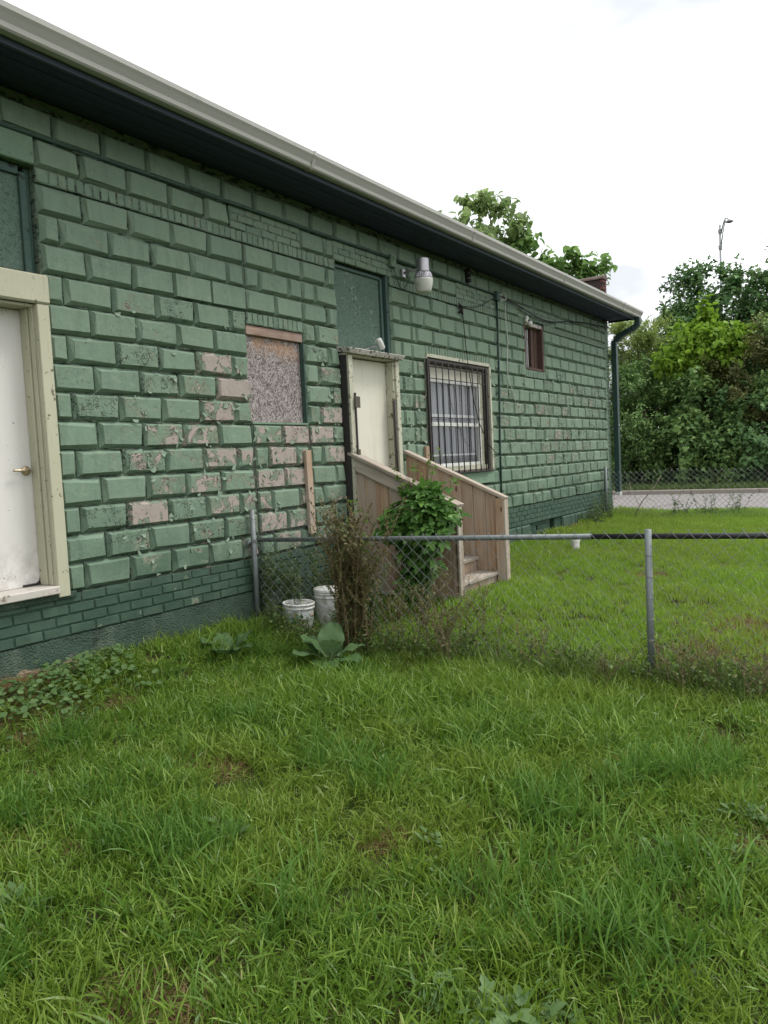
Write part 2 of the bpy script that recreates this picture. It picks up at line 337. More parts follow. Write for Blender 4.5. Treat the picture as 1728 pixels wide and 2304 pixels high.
def _ground():
    g = G('soil'); p = g.pos()
    col = g.mix(g.noise(p, 6, 5, 0.65), (0.040, 0.038, 0.016), (0.070, 0.064, 0.026))
    col = g.mix(g.rng(g.noise(p, 1.1, 3), 0.42, 0.62), col, (0.038, 0.060, 0.014))
    MATS['soil'] = g.bsdf(col, 0.95, 0.1, 0, g.bump(g.noise(p, 40, 5, 0.7), 0.02))
    g = G('asphalt'); p = g.pos()
    col = g.mix(g.noise(p, 1.2, 4), (0.185, 0.172, 0.168), (0.225, 0.21, 0.205))
    col = g.mix(g.rng(g.noise(p, 60, 3), 0.4, 0.7), col, (0.25, 0.236, 0.23))
    col = g.mix(g.rng(g.noise(g.scale(p, (0.4, 3, 1)), 1.0, 4), 0.62, 0.72), col, (0.17, 0.15, 0.14))
    MATS['asphalt'] = g.bsdf(col, 0.9, 0.2, 0, g.bump(g.noise(p, 120, 3), 0.004))
_ground()
leaf_material('lawn', [(0.0, (0.066, 0.138, 0.015)), (0.35, (0.112, 0.209, 0.022)), (0.7, (0.169, 0.281, 0.035)), (0.92, (0.272, 0.379, 0.078)), (1.0, (0.423, 0.374, 0.166))], 0.42, 0.38, 0.6, (0.184, 0.259, 0.032), 1.1, True, 0.32)
leaf_material('tuft', [(0.0, (0.045, 0.110, 0.016)), (0.5, (0.085, 0.184, 0.027)), (0.9, (0.160, 0.284, 0.054)), (1.0, (0.270, 0.357, 0.090))], 0.40, 0.4, 0.0, inst=True, spec=0.2)
leaf_material('far_lawn', [(0.0, (0.141, 0.242, 0.027)), (0.4, (0.198, 0.334, 0.037)), (0.8, (0.261, 0.409, 0.057)), (1.0, (0.339, 0.372, 0.125))], 0.42, 0.5, 0.5, (0.243, 0.309, 0.053), 0.6, True, 0.3)
leaf_material('straw', [(0.0, (0.13, 0.085, 0.035)), (0.6, (0.24, 0.17, 0.075)), (1.0, (0.34, 0.26, 0.13))], 0.2, 0.7, inst=True)
leaf_material('weed_green', [(0.0, (0.075, 0.121, 0.046)), (0.6, (0.121, 0.184, 0.071)), (1.0, (0.184, 0.241, 0.103))], 0.35)
leaf_material('weed_brown', [(0.0, (0.070, 0.055, 0.022)), (0.30, (0.120, 0.095, 0.036)), (0.6, (0.105, 0.130, 0.038)), (0.8, (0.120, 0.150, 0.045)), (0.97, (0.17, 0.13, 0.060)), (1.0, (0.40, 0.34, 0.24))], 0.3)
leaf_material('undergrowth_leaf', [(0.0, (0.042, 0.070, 0.016)), (0.5, (0.075, 0.135, 0.026)), (0.88, (0.115, 0.175, 0.040)), (1.0, (0.20, 0.17, 0.08))], 0.25)
leaf_material('vine_leaf', [(0.0, (0.051, 0.122, 0.025)), (0.6, (0.086, 0.194, 0.039)), (1.0, (0.151, 0.294, 0.057))], 0.3)
leaf_material('vine_sprig', [(0.0, (0.07, 0.14, 0.02)), (1.0, (0.13, 0.22, 0.035))], 0.45)
leaf_material('dock_leaf', [(0.0, (0.060, 0.120, 0.040)), (1.0, (0.095, 0.165, 0.065))], 0.3)
leaf_material('ground_leaf', [(0.0, (0.080, 0.150, 0.045)), (1.0, (0.150, 0.240, 0.090))], 0.4)
leaf_material('catalpa', [(0.0, (0.159, 0.242, 0.083)), (0.6, (0.236, 0.336, 0.118)), (1.0, (0.354, 0.437, 0.189))], 0.6)
leaf_material('catalpa_deep', [(0.0, (0.119, 0.217, 0.063)), (0.6, (0.183, 0.308, 0.086)), (1.0, (0.265, 0.392, 0.119))], 0.55)
leaf_material('lime', [(0.0, (0.140, 0.255, 0.025)), (0.6, (0.205, 0.343, 0.035)), (1.0, (0.279, 0.426, 0.059))], 0.45)
leaf_material('feather', [(0.0, (0.173, 0.252, 0.067)), (1.0, (0.309, 0.386, 0.116))], 0.45)
leaf_material('dark_leaf', [(0.0, (0.067, 0.141, 0.050)), (0.6, (0.119, 0.225, 0.078)), (1.0, (0.212, 0.324, 0.113))], 0.3)
leaf_material('mid_leaf', [(0.0, (0.092, 0.171, 0.053)), (0.6, (0.152, 0.262, 0.078)), (1.0, (0.250, 0.366, 0.110))], 0.3)
leaf_material('brown_leaf', [(0.0, (0.081, 0.090, 0.029)), (0.5, (0.125, 0.134, 0.042)), (1.0, (0.184, 0.205, 0.065))], 0.3)

# ------------------------------------------------------------------ mesh helpers
def link(o, parent=None):
    COL.objects.link(o)
    if parent is not None: o.parent = parent
    return o
def tag(o, label=None, cat=None, group=None, kind=None):
    for k, v in (('label', label), ('category', cat), ('group', group), ('kind', kind)):
        if v: o[k] = v
    return o
def empty(name, loc, label, cat, group=None):
    o = bpy.data.objects.new(name, None); o.location = loc; o.empty_display_size = 0.2; link(o)
    return tag(o, label, cat, group)

class MB:
    def __init__(s): s.v = []; s.f = []
    def add(s, vs, fs):
        b = len(s.v); s.v += [tuple(x) for x in vs]; s.f += [tuple(b + i for i in f) for f in fs]
    def box(s, x0, x1, y0, y1, z0, z1):
        s.add([(x0, y0, z0), (x1, y0, z0), (x1, y1, z0), (x0, y1, z0), (x0, y0, z1), (x1, y0, z1), (x1, y1, z1), (x0, y1, z1)],
              [(0, 3, 2, 1), (4, 5, 6, 7), (0, 1, 5, 4), (1, 2, 6, 5), (2, 3, 7, 6), (3, 0, 4, 7)])
        return s
    def hexa(s, p):  # 8 points, bottom ring then top ring
        s.add(p, [(0, 3, 2, 1), (4, 5, 6, 7), (0, 1, 5, 4), (1, 2, 6, 5), (2, 3, 7, 6), (3, 0, 4, 7)]); return s
    def prism_x(s, prof, x0, x1):  # prof in (y, z)
        n = len(prof); vs = [(x0, y, z) for y, z in prof] + [(x1, y, z) for y, z in prof]
        s.add(vs, [(i, (i + 1) % n, n + (i + 1) % n, n + i) for i in range(n)] + [tuple(range(n))[::-1], tuple(range(n, 2 * n))]); return s
    def prism_y(s, prof, y0, y1):  # prof in (x, z)
        n = len(prof); vs = [(x, y0, z) for x, z in prof] + [(x, y1, z) for x, z in prof]
        s.add(vs, [(i, (i + 1) % n, n + (i + 1) % n, n + i) for i in range(n)] + [tuple(range(n))[::-1], tuple(range(n, 2 * n))]); return s
    def tube(s, pts, r, n=8, cap=True):
        P = [Vector(p) for p in pts]; m = len(P)
        rr = r if isinstance(r, (list, tuple)) else [r] * m
        rings = []; ref = None
        for i, p in enumerate(P):
            d = (P[min(i + 1, m - 1)] - P[max(i - 1, 0)]).normalized()
            if ref is None: ref = Vector((0, 0, 1)) if abs(d.z) < 0.9 else Vector((1, 0, 0))
            a = d.cross(ref)
            if a.length < 1e-4: a = d.orthogonal()
            a.normalize(); b = d.cross(a).normalized(); ref = a.cross(d) if a.cross(d).length > 0.1 else ref
            rings.append([p + (a * math.cos(2 * math.pi * k / n) + b * math.sin(2 * math.pi * k / n)) * rr[i] for k in range(n)])
        vs = [q for rg in rings for q in rg]
        fs = [(i * n + k, i * n + (k + 1) % n, (i + 1) * n + (k + 1) % n, (i + 1) * n + k) for i in range(m - 1) for k in range(n)]
        if cap: fs += [tuple(range(n))[::-1], tuple(range((m - 1) * n, m * n))]
        s.add(vs, fs); return s
    def lathe(s, prof, c=(0, 0, 0), n=24, axis='z'):
        vs = []; m = len(prof)
        for r, z in prof:
            for k in range(n):
                a = 2 * math.pi * k / n
                vs.append((c[0] + r * math.cos(a), c[1] + r * math.sin(a), c[2] + z))
        fs = [(i * n + k, i * n + (k + 1) % n, (i + 1) * n + (k + 1) % n, (i + 1) * n + k) for i in range(m - 1) for k in range(n)]
        fs += [tuple(range(n))[::-1], tuple(range((m - 1) * n, m * n))]
        s.add(vs, fs); return s
    def mesh(s, name):
        me = bpy.data.meshes.new(name); me.from_pydata(s.v, [], s.f); me.update(); return me
    def build(s, name, mat, parent=None, smooth=False, bevel=0.0, origin=None):
        if origin is not None:
            ox, oy, oz = origin; s.v = [(x - ox, y - oy, z - oz) for x, y, z in s.v]
        me = s.mesh(name); me.materials.append(MATS[mat])
        if smooth:
            me.polygons.foreach_set('use_smooth', [True] * len(me.polygons))
        o = bpy.data.objects.new(name, me)
        if origin is not None: o.location = origin
        link(o)
        if parent is not None: fix_parent(o, parent)
        if bevel:
            b = o.modifiers.new('bevel', 'BEVEL'); b.width = bevel; b.segments = 1; b.limit_method = 'ANGLE'
        return o
def parent_loc(p):
    """world position of a thing or part (nothing here is rotated through a parent)"""
    loc = Vector(p.location)
    q = p
    if q.parent is not None:
        loc = q.matrix_parent_inverse @ loc + parent_loc(q.parent)
    return loc
def fix_parent(o, parent):
    o.parent = parent; o.matrix_parent_inverse = Matrix.Translation(parent_loc(parent)).inverted()

def mesh_np(name, V, F, mat, attrs=None, smooth=False):
    V = np.ascontiguousarray(V, dtype=np.float32); F = np.ascontiguousarray(F, dtype=np.int32); k = F.shape[1]
    me = bpy.data.meshes.new(name)
    me.vertices.add(len(V)); me.vertices.foreach_set('co', V.ravel())
    me.loops.add(F.size); me.loops.foreach_set('vertex_index', F.ravel())
    me.polygons.add(len(F)); me.polygons.foreach_set('loop_start', np.arange(0, F.size, k, dtype=np.int32))
    for nm, (typ, arr) in (attrs or {}).items():
        a = me.attributes.new(nm, typ, 'POINT')
        a.data.foreach_set('color' if typ == 'FLOAT_COLOR' else 'value', np.ascontiguousarray(arr, dtype=np.float32).ravel())
    me.update(); me.validate()
    if smooth: me.polygons.foreach_set('use_smooth', np.ones(len(F), dtype=bool))
    me.materials.append(MATS[mat]); return me
def obj_np(name, me, parent=None, loc=None):
    o = bpy.data.objects.new(name, me); link(o)
    if loc is not None: o.location = loc
    if parent is not None: fix_parent(o, parent)
    return o

LEAF = {  # templates: x across, y along, z up ; triangles
    'diamond': ([(0, 0, 0), (0.32, 0.42, 0.06), (0, 1, -0.08), (-0.32, 0.42, 0.06)], [(0, 1, 2), (0, 2, 3)]),
    'narrow': ([(0, 0, 0), (0.13, 0.45, 0.03), (0, 1, -0.12), (-0.13, 0.45, 0.03)], [(0, 1, 2), (0, 2, 3)]),
    'heart': ([(0, 0, 0), (0.30, -0.06, 0.02), (0.46, 0.25, 0.07), (0.27, 0.68, 0.03), (0, 1.05, -0.18), (-0.27, 0.68, 0.03), (-0.46, 0.25, 0.07), (-0.30, -0.06, 0.02)],
              [(0, 1, 2), (0, 2, 3), (0, 3, 4), (0, 4, 5), (0, 5, 6), (0, 6, 7)]),
    'lobed': ([(0, 0, 0), (0.34, 0.02, 0.03), (0.52, 0.42, 0.05), (0.24, 0.46, 0.02), (0.20, 0.80, 0.0), (0, 1.05, -0.15), (-0.20, 0.80, 0.0), (-0.24, 0.46, 0.02), (-0.52, 0.42, 0.05), (-0.34, 0.02, 0.03)],
              [(0, 1, 2), (0, 2, 3), (0, 3, 4), (0, 4, 5), (0, 5, 6), (0, 6, 7), (0, 7, 8), (0, 8, 9)]),
    'round': ([(0, 0, 0), (0.40, 0.08, 0.05), (0.52, 0.5, 0.06), (0.32, 0.9, 0.02), (0, 0.86, 0.0), (-0.32, 0.9, 0.02), (-0.52, 0.5, 0.06), (-0.40, 0.08, 0.05)],
              [(0, 1, 2), (0, 2, 3), (0, 3, 4), (0, 4, 5), (0, 5, 6), (0, 6, 7)]),
}
def leaf_arrays(shape, P, D, N, S, rnd=None):
    """P position, D growth direction, N surface normal hint, S size -> verts, tris, rnd"""
    T, F = LEAF[shape]; T = np.array(T); F = np.array(F)
    D = D / (np.linalg.norm(D, axis=1, keepdims=True) + 1e-9)
    N = N - (N * D).sum(1, keepdims=True) * D; N = N / (np.linalg.norm(N, axis=1, keepdims=True) + 1e-9)
    X = np.cross(D, N)
    V = P[:, None, :] + S[:, None, None] * (T[None, :, 0:1] * X[:, None, :] + T[None, :, 1:2] * D[:, None, :] + T[None, :, 2:3] * N[:, None, :])
    k = len(T); Fi = (F[None] + (np.arange(len(P)) * k)[:, None, None]).reshape(-1, 3)
    if rnd is None: rnd = RNG.random(len(P))
    return V.reshape(-1, 3), Fi, np.repeat(rnd, k)
def leaves_mesh(name, shape, P, D, N, S, mat, rnd=None):
    V, F, r = leaf_arrays(shape, P, D, N, S, rnd)
    return mesh_np(name, V, F, mat, {'rnd': ('FLOAT', r)})
def unit(n): 
    v = RNG.normal(size=(n, 3)); return v / np.linalg.norm(v, axis=1, keepdims=True)

def sstep(a, b, x):
    t = np.clip((np.asarray(x, dtype=float) - a) / (b - a), 0, 1); return t * t * (3 - 2 * t)
def ground_z(x, y):
    x = np.asarray(x, dtype=float); y = np.asarray(y, dtype=float)
    z = -0.60 - 0.14 * sstep(-0.02, -0.60, y)
    z = z + 0.085 * sstep(0.9, -0.1, x) * sstep(-0.75, -0.15, y)
    z = z + 0.115 * sstep(1.75, 3.2, x) * sstep(-0.02, -0.6, y) + 0.08 * sstep(4.0, 11.0, x)
    z = z + 0.012 * np.sin(x * 2.3 + y) * np.cos(y * 1.9) * sstep(-0.2, -1.0, y) + 0.010 * np.sin(x * 5.1 - y * 3.7)
    return z + (-0.62 - z) * sstep(12.2, 13.2, x)
def gz(x, y): return float(ground_z(x, y))

# ------------------------------------------------------------------ the setting: ground, road, kerb
def build_ground():
    xs = np.concatenate([np.array([-400, -120, -40, -15]), np.arange(-8, 13.6, 0.2), np.array([16, 20.2, 30, 60, 150, 400, 900])])
    ys = np.concatenate([np.array([-500, -150, -50, -20]), np.arange(-10, 1.0, 0.2), np.array([3, 8, 14, 30, 80, 200, 600])])
    X, Y = np.meshgrid(xs, ys, indexing='ij'); Z = ground_z(X, Y)
    V = np.stack([X, Y, Z], -1).reshape(-1, 3); ny = len(ys)
    i, j = np.meshgrid(np.arange(len(xs) - 1), np.arange(ny - 1), indexing='ij')
    a = (i * ny + j).ravel(); F = np.stack([a, a + ny, a + ny + 1, a + 1], 1)
    o = obj_np('ground', mesh_np('ground', V, F, 'soil', smooth=True)); tag(o, kind='structure')
build_ground()
ROAD_Z = -0.600
b = MB(); b.add([(13.5, -120, ROAD_Z), (20.2, -120, ROAD_Z), (20.2, 160, ROAD_Z), (13.5, 160, ROAD_Z)], [(0, 1, 2, 3)])
tag(b.build('road', 'asphalt'), kind='structure')
kerb = empty('kerb', (20.2, 0, ROAD_Z), None, None); kerb['kind'] = 'structure'
for k in range(12):          # kerb stones along the far side of the road
    y0 = -9 + k * 1.83
    b = MB(); b.prism_y([(20.2, -0.66), (20.38, -0.66), (20.38, -0.475), (20.24, -0.470), (20.205, -0.495)], y0 + 0.008, y0 + 1.822)
    b.build('kerb_stone', 'kerb_concrete', kerb)
b = MB(); b.add([(20.38, -60, -0.50), (60, -60, -0.46), (60, 90, -0.46), (20.38, 90, -0.50)], [(0, 1, 2, 3)])
b.add([(20.38, -60, -0.62), (20.38, 90, -0.62), (20.38, 90, -0.50), (20.38, -60, -0.50)], [(0, 1, 2, 3)])
tag(b.build('verge', 'soil'), kind='structure')

# ------------------------------------------------------------------ the building
B_, C_ = 0.4064, 0.2032
FAR_U = 12.28
bld = empty('building', (4.0, 0.0, -0.62), 'long low green painted block building with peeling paint and grey gutter', 'building')
TOPZ = 3.42
SOLD0, SOLD1 = 14 * C_, 14 * C_ + 0.10          # soldier course of bricks
ROW15, ROW16 = SOLD1, SOLD1 + C_
OPEN = [(-1.47, -0.36, 0.0, 2.945), (1.64, 2.45, 6 * C_, 11 * C_), (3.03, 4.08, 0.0, 2.96), (4.82, 6.62, 2 * C_, 11 * C_), (7.97, 8.79, 10 * C_, 2.915), (8.22, 9.06, -0.52, -0.297)]

def backing():
    """mortar face with the openings left out"""
    us = sorted({-6.0, FAR_U - 0.02} | {o[0] for o in OPEN} | {o[1] for o in OPEN})
    vs = sorted({-0.9, TOPZ} | {o[2] for o in OPEN} | {o[3] for o in OPEN})
    V, F = [], []
    def cell(u0, u1, v0, v1):
        cu, cv = (u0 + u1) / 2, (v0 + v1) / 2
        if any(o[0] < cu < o[1] and o[2] < cv < o[3] for o in OPEN): return
        b = len(V); V.extend([(u0, .045, v0), (u1, .045, v0), (u1, .045, v1), (u0, .045, v1)]); F.append((b, b + 1, b + 2, b + 3))
    for i in range(len(us) - 1):
        for j in range(len(vs) - 1): cell(us[i], us[i + 1], vs[j], vs[j + 1])
    for (u0, u1, v0, v1) in OPEN:      # reveals 0.22 deep
        q = [(u0, v0), (u1, v0), (u1, v1), (u0, v1)]
        for k in range(4):
            (a, c), (d, e) = q[k], q[(k + 1) % 4]
            b = len(V); V.extend([(a, .045, c), (a, .25, c), (d, .25, e), (d, .045, e)]); F.append((b, b + 1, b + 2, b + 3))
    # end wall, back and a dark inner skin
    b = len(V); V.extend([(FAR_U - .02, .026, -.9), (FAR_U - .02, 9, -.9), (FAR_U - .02, 9, TOPZ), (FAR_U - .02, .026, TOPZ), (-6, 9, -.9), (-6, 9, TOPZ), (-6, .026, -.9), (-6, .026, TOPZ)])
    F.extend([(b, b + 1, b + 2, b + 3), (b + 1, b + 4, b + 5, b + 2), (b + 4, b + 6, b + 7, b + 5)])
    m = MB(); m.v = V; m.f = F; return m.build('wall', 'mortar', bld)
wall = backing()
# mortar bedding close behind the brick faces
for k, (u0, u1, v0, v1, y) in enumerate([(a, c, ROW15, ROW16, .0165) for (a, c) in ((1.50, 2.47), (3.0, 4.14), (5.72, 6.92), (7.75, 9.3))] + [(-.36, 3.03, SOLD0, SOLD1, .0165), (4.08, 7.97, SOLD0, SOLD1, .0165), (8.79, 12.05, SOLD0, SOLD1, .0165),
                                  (1.645, 2.445, 2.122, 2.232, .018), (4.78, 6.66, 2.132, 2.232, .018), (-5.8, 8.22, -.297, .0, .0165), (8.22, 9.06, -.296, .0, .0165), (9.06, 12.05, -.297, .0, .0165), (12.05, 12.27, -.3, 3.4, .018)]):
    m_ = MB(); m_.box(u0, u1, y, .055, v0 + .001, v1 - .001); m_.build('mortar_bed', 'mortar', wall)
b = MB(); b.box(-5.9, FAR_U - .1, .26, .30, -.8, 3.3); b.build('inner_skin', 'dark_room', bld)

def px(u, v):   # distance from the camera
    return math.sqrt((u - CAM.x) ** 2 + CAM.y ** 2 + (v - CAM.z) ** 2)

BLOCKS, BRICKS, PLINTH = [], [], []      # (u0, u1, v0, v1, ...)
def solid(u0, u1, v0, v1, margin=0.02):
    """what is left of the strip u0..u1 once the openings that cross v0..v1 are taken out"""
    parts = [(u0, u1)]
    for (a, c, d, e) in OPEN:
        if d < v1 - margin and e > v0 + margin:
            np_ = []
            for (p, q) in parts:
                if c <= p or a >= q: np_.append((p, q)); continue
                if a > p: np_.append((p, a))
                if c < q: np_.append((c, q))
            parts = np_
    return parts
def lay(u0, u1, off, step):
    cuts = [u0]; k = math.floor((u0 - off) / step) + 1
    while off + k * step < u1 - 0.05:
        x = off + k * step
        if x - cuts[-1] > 0.05: cuts.append(x)
        k += 1
    cuts.append(u1)
    return list(zip(cuts[:-1], cuts[1:]))
for row in range(14):
    v0, v1 = row * C_, (row + 1) * C_
    par = 0 if row % 2 else 0.5          # rows counted from the plinth; row index 3 and 13 share joints with u = 0
    for (p, q) in solid(-5.8, 12.05, v0, v1):
        for (a, c) in ((-9, 1.64), (1.64, 2.45), (2.45, 4.5), (4.5, 20)):
            s0, s1 = max(p, a), min(q, c)
            if s1 - s0 < 0.06: continue
            off = 0.0 if a < 1 else (1.64 if a < 2 else (2.45 if a < 4 else 0.146))
            st = 0.405 if 1 < a < 2 else B_
            for (x0, x1) in lay(s0, s1, off + par * st, st): BLOCKS.append((x0, x1, v0, v1))
PATCH = [(1.50, 2.47), (3.0, 4.14), (5.72, 6.92), (7.75, 9.3)]          # bricked-up strips in the upper course
for (p, q) in ((-0.36, 12.05),):
    segs = []; u = p
    for (a, c) in PATCH:
        segs.append((u, a)); u = c
        for r3 in range(3):
            vv = ROW15 + r3 * C_ / 3
            for (x0, x1) in lay(a, c, a + (0.1 if r3 % 2 else 0), 0.205): BRICKS.append((x0, x1, vv, vv + C_ / 3))
    segs.append((u, q))
    for (s0, s1) in segs:
        for (x0, x1) in lay(s0, s1, 0.0, B_): BLOCKS.append((x0, x1, ROW15, ROW16))
for (x0, x1) in lay(-5.8, 12.05, 0.5 * B_, B_): BLOCKS.append((x0, x1, ROW16, ROW16 + C_))
for (x0, x1) in lay(-5.8, -1.47, 0, B_): BLOCKS.append((x0, x1, ROW15, ROW16))
for (p, q) in solid(-0.36, 12.05, SOLD0, SOLD1):
    for (x0, x1) in lay(p, q, 0.02, 0.0705): BRICKS.append((x0, x1, SOLD0, SOLD1))
for (p, q, v0, v1) in ((1.65, 2.44, 2.122, 2.232), (4.78, 6.66, 2.132, 2.232), (7.94, 8.82, 2.036, 2.160)):
    for (x0, x1) in lay(p, q, p, 0.0705): BRICKS.append((x0, x1, v0, v1))
for r in range(4):          # brick plinth
    v0 = -0.296 + r * 0.074
    for (p, q) in ((-5.8, 12.05),):
        for (x0, x1) in lay(p, q, 0.06 + (0.105 if r % 2 else 0), 0.21): PLINTH.append((x0, x1, v0, v0 + 0.074))
for k in range(50):         # brick quoins at the far corner
    v0 = -0.30 + k * 0.0737
    if v0 + 0.0737 > TOPZ: break
    cut = 12.05 + (0.10 if k % 2 else 0.0)
    if k % 2: BRICKS.append((12.05, cut, v0, v0 + 0.0737))
    BRICKS.append((cut, FAR_U, v0, v0 + 0.0737))

# where the paint is gone: (u, v, amount), read off the wall itself
BARE = [(0.95, 1.72, .1), (1.36, 1.73, .85), (1.48, 1.50, 1.0), (1.22, 1.31, .78), (1.05, 1.10, .70), (0.68, 1.10, .52), (0.50, .90, .50), (1.28, .92, .85), (1.52, .92, .62),
        (0.98, .70, .56), (0.50, .46, .82), (1.25, .48, .74), (1.55, .50, .50), (0.92, .26, .45), (1.22, .28, .45), (0.30, .28, .34), (0.52, .06, .40), (1.0, .08, .30),
        (1.72, .70, .80), (1.9, .70, .55), (2.25, .72, .88), (1.72, 1.12, .55), (2.30, 1.12, .92), (1.72, .92, .52), (2.2, .92, .80), (1.80, .50, .72), (2.28, .48, .80), (1.70, .30, .80), (2.15, .30, .72),
        (2.05, .12, .75), (2.55, 2.12, .50), (2.62, 1.32, .45), (2.83, 1.31, .80), (2.68, 1.10, .80), (2.9, .92, .82), (2.6, .90, .35), (2.9, .48, .45), (2.62, .28, .42), (2.95, 1.72, .55), (2.66, 1.52, .50),
        (4.55, 1.90, .58), (4.62, 1.50, .66), (4.7, 1.32, .25), (4.62, 1.10, .55), (4.6, 1.92, .55), (0.62, 1.52, .36), (0.25, 1.31, .38), (-.05, 1.7, .18)]
def peel(u, v, w):
    p = 0.06 + 0.16 * random.random() ** 2
    for (a, c, k) in BARE:
        if abs(a - u) < w * 0.5 + 0.02 and abs(c - v) < 0.10: return k * (0.83 if k > .8 else 0.80) + random.uniform(-.06, .05)
    if v < 2.0 and 0.5 < u < 3.1 and random.random() < .35: p += 0.20
    if v < 2.2 and 0.4 < u < 3.1: p += 0.24 * random.random() * (1 if v < 1.5 else 0.6)
    if u > 6.6:
        d = math.exp(-((v - 1.25) / 0.55) ** 2) * math.exp(-((u - 8.8) / 1.9) ** 2)
        if random.random() < 0.75 * d + 0.06: p = 0.26 + 0.34 * random.random() ** 1.4 * (0.5 + 0.5 * d)
    if v > 2.9: p = 0.05
    return p
def tintflake(v): return 0.25 + 0.6 * random.random(), min(1.0, random.random() ** 1.5 * (1.0 if v < 2.3 else 0.45))

BM_CACHE = {}
def frustum(L, H, var, ch, dep, kind):
    key = (round(L, 3), round(H, 3), var, kind)
    if key in BM_CACHE: return BM_CACHE[key]
    rr = random.Random(hash(key) & 0xffff)
    a, h = L / 2 - (0.0065 if kind != 'brick' else 0.003), H / 2 - (0.0055 if kind != 'brick' else 0.003)
    ch = min(ch, a * 0.7)
    j = (lambda s: rr.uniform(-s, s))
    rings = []
    for inset, y, s in ((0.0, dep + .02, 0.0), (0.0, dep * .92, 0.0028), (ch * 0.88, dep * 0.10, 0.0026), (ch * 1.06, 0.0, 0.0026)):
        rings.append([((-a + inset) + j(s), y + (j(s) if inset else 0), -h + inset + j(s)), (a - inset + j(s), y + (j(s) if inset else 0), -h + inset + j(s)),
                      (a - inset + j(s), y + (j(s) if inset else 0), h - inset + j(s)), (-a + inset + j(s), y + (j(s) if inset else 0), h - inset + j(s))])
    if kind == 'block':          # knocked corners and rounded arrises
        for cidx in range(4):
            if rr.random() < .30:
                k_ = rr.uniform(.006, .02); sx = 1 if cidx in (0, 3) else -1; sz = 1 if cidx in (0, 1) else -1
                for r_ in (2, 3): x_, y_, z_ = rings[r_][cidx]; rings[r_][cidx] = (x_ + sx * k_, y_ + k_ * .25, z_ + sz * k_ * rr.uniform(.3, 1))
                if rr.random() < .4: x_, y_, z_ = rings[1][cidx]; rings[1][cidx] = (x_ + sx * k_ * .5, y_ + .004, z_ + sz * k_ * .5)
    V = [p for r in rings for p in r]; F = []
    for r in range(3):
        for k in range(4): F.append((r * 4 + k, r * 4 + (k + 1) % 4, r * 4 + 4 + (k + 1) % 4, r * 4 + 4 + k))
    F.append((12, 13, 14, 15))
    BM_CACHE[key] = (V, F); return BM_CACHE[key]

def place_pieces(items, name, joined_name, mat, ch, dep, kind, yoff, limit, plain=0.0):
    items = sorted(items, key=lambda t: px((t[0] + t[1]) / 2, (t[2] + t[3]) / 2) + (50 if t[1] < -1.3 else 0))
    meshes = {}; JV, JF, JC = [], [], []
    for n, (u0, u1, v0, v1) in enumerate(items):
        L, H = u1 - u0, v1 - v0; cu, cv = (u0 + u1) / 2, (v0 + v1) / 2
        smooth_face = kind == 'block' and (abs(cv - 11.5 * C_) < .02 and 0.85 < cu < 1.5)       # two flat, filled blocks
        V, F = frustum(L, H, random.randrange(9), 0.006 if smooth_face else ch, dep, kind + ('f' if smooth_face else ''))
        if kind == 'block':
            pl = peel(cu, cv, L); t, fl = tintflake(cv)
            if cu > 6.6 and .5 < cv < 2.1 and random.random() < .7: fl = .6 + .4 * random.random()
        else: pl = 0.05 + 0.22 * random.random() ** 2 + plain; t, fl = random.random(), 0.4 * random.random()
        y = yoff + random.uniform(-0.0015, 0.0025)
        if n < limit and u1 > -1.2:
            k = id(V)
            if k not in meshes:
                me = bpy.data.meshes.new(name); me.from_pydata(V, [], F); me.update(); me.materials.append(MATS[mat]); meshes[k] = me
            o = bpy.data.objects.new(name, meshes[k]); o.location = (cu, y, cv); o.color = (pl, t, fl, 1)
            o.rotation_euler = (random.gauss(0, .004), random.gauss(0, .003), random.gauss(0, .004))
            link(o); fix_parent(o, wall)
        else:
            bse = len(JV); JV.extend([(x + cu, yy + y, z + cv) for x, yy, z in V]); JF.extend([tuple(bse + i for i in f) for f in F]); JC.extend([(pl, t, fl, 1)] * len(V))
    if JV:
        me = bpy.data.meshes.new(joined_name); me.from_pydata(JV, [], JF); me.update()
        at = me.attributes.new('piece', 'FLOAT_COLOR', 'POINT'); at.data.foreach_set('color', np.array(JC, dtype=np.float32).ravel())
        me.materials.append(MATS[mat + '_joined']); o = bpy.data.objects.new(joined_name, me); link(o); fix_parent(o, wall); o['kind'] = 'stuff'
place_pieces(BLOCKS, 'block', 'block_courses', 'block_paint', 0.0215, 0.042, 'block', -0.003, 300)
place_pieces(BRICKS, 'brick', 'brick_courses', 'brick_paint', 0.006, 0.016, 'brick', 0.012, 150, 0.04)
place_pieces(PLINTH, 'plinth_brick', 'plinth_courses', 'plinth_paint', 0.006, 0.016, 'brick', 0.010, 150, -0.02)

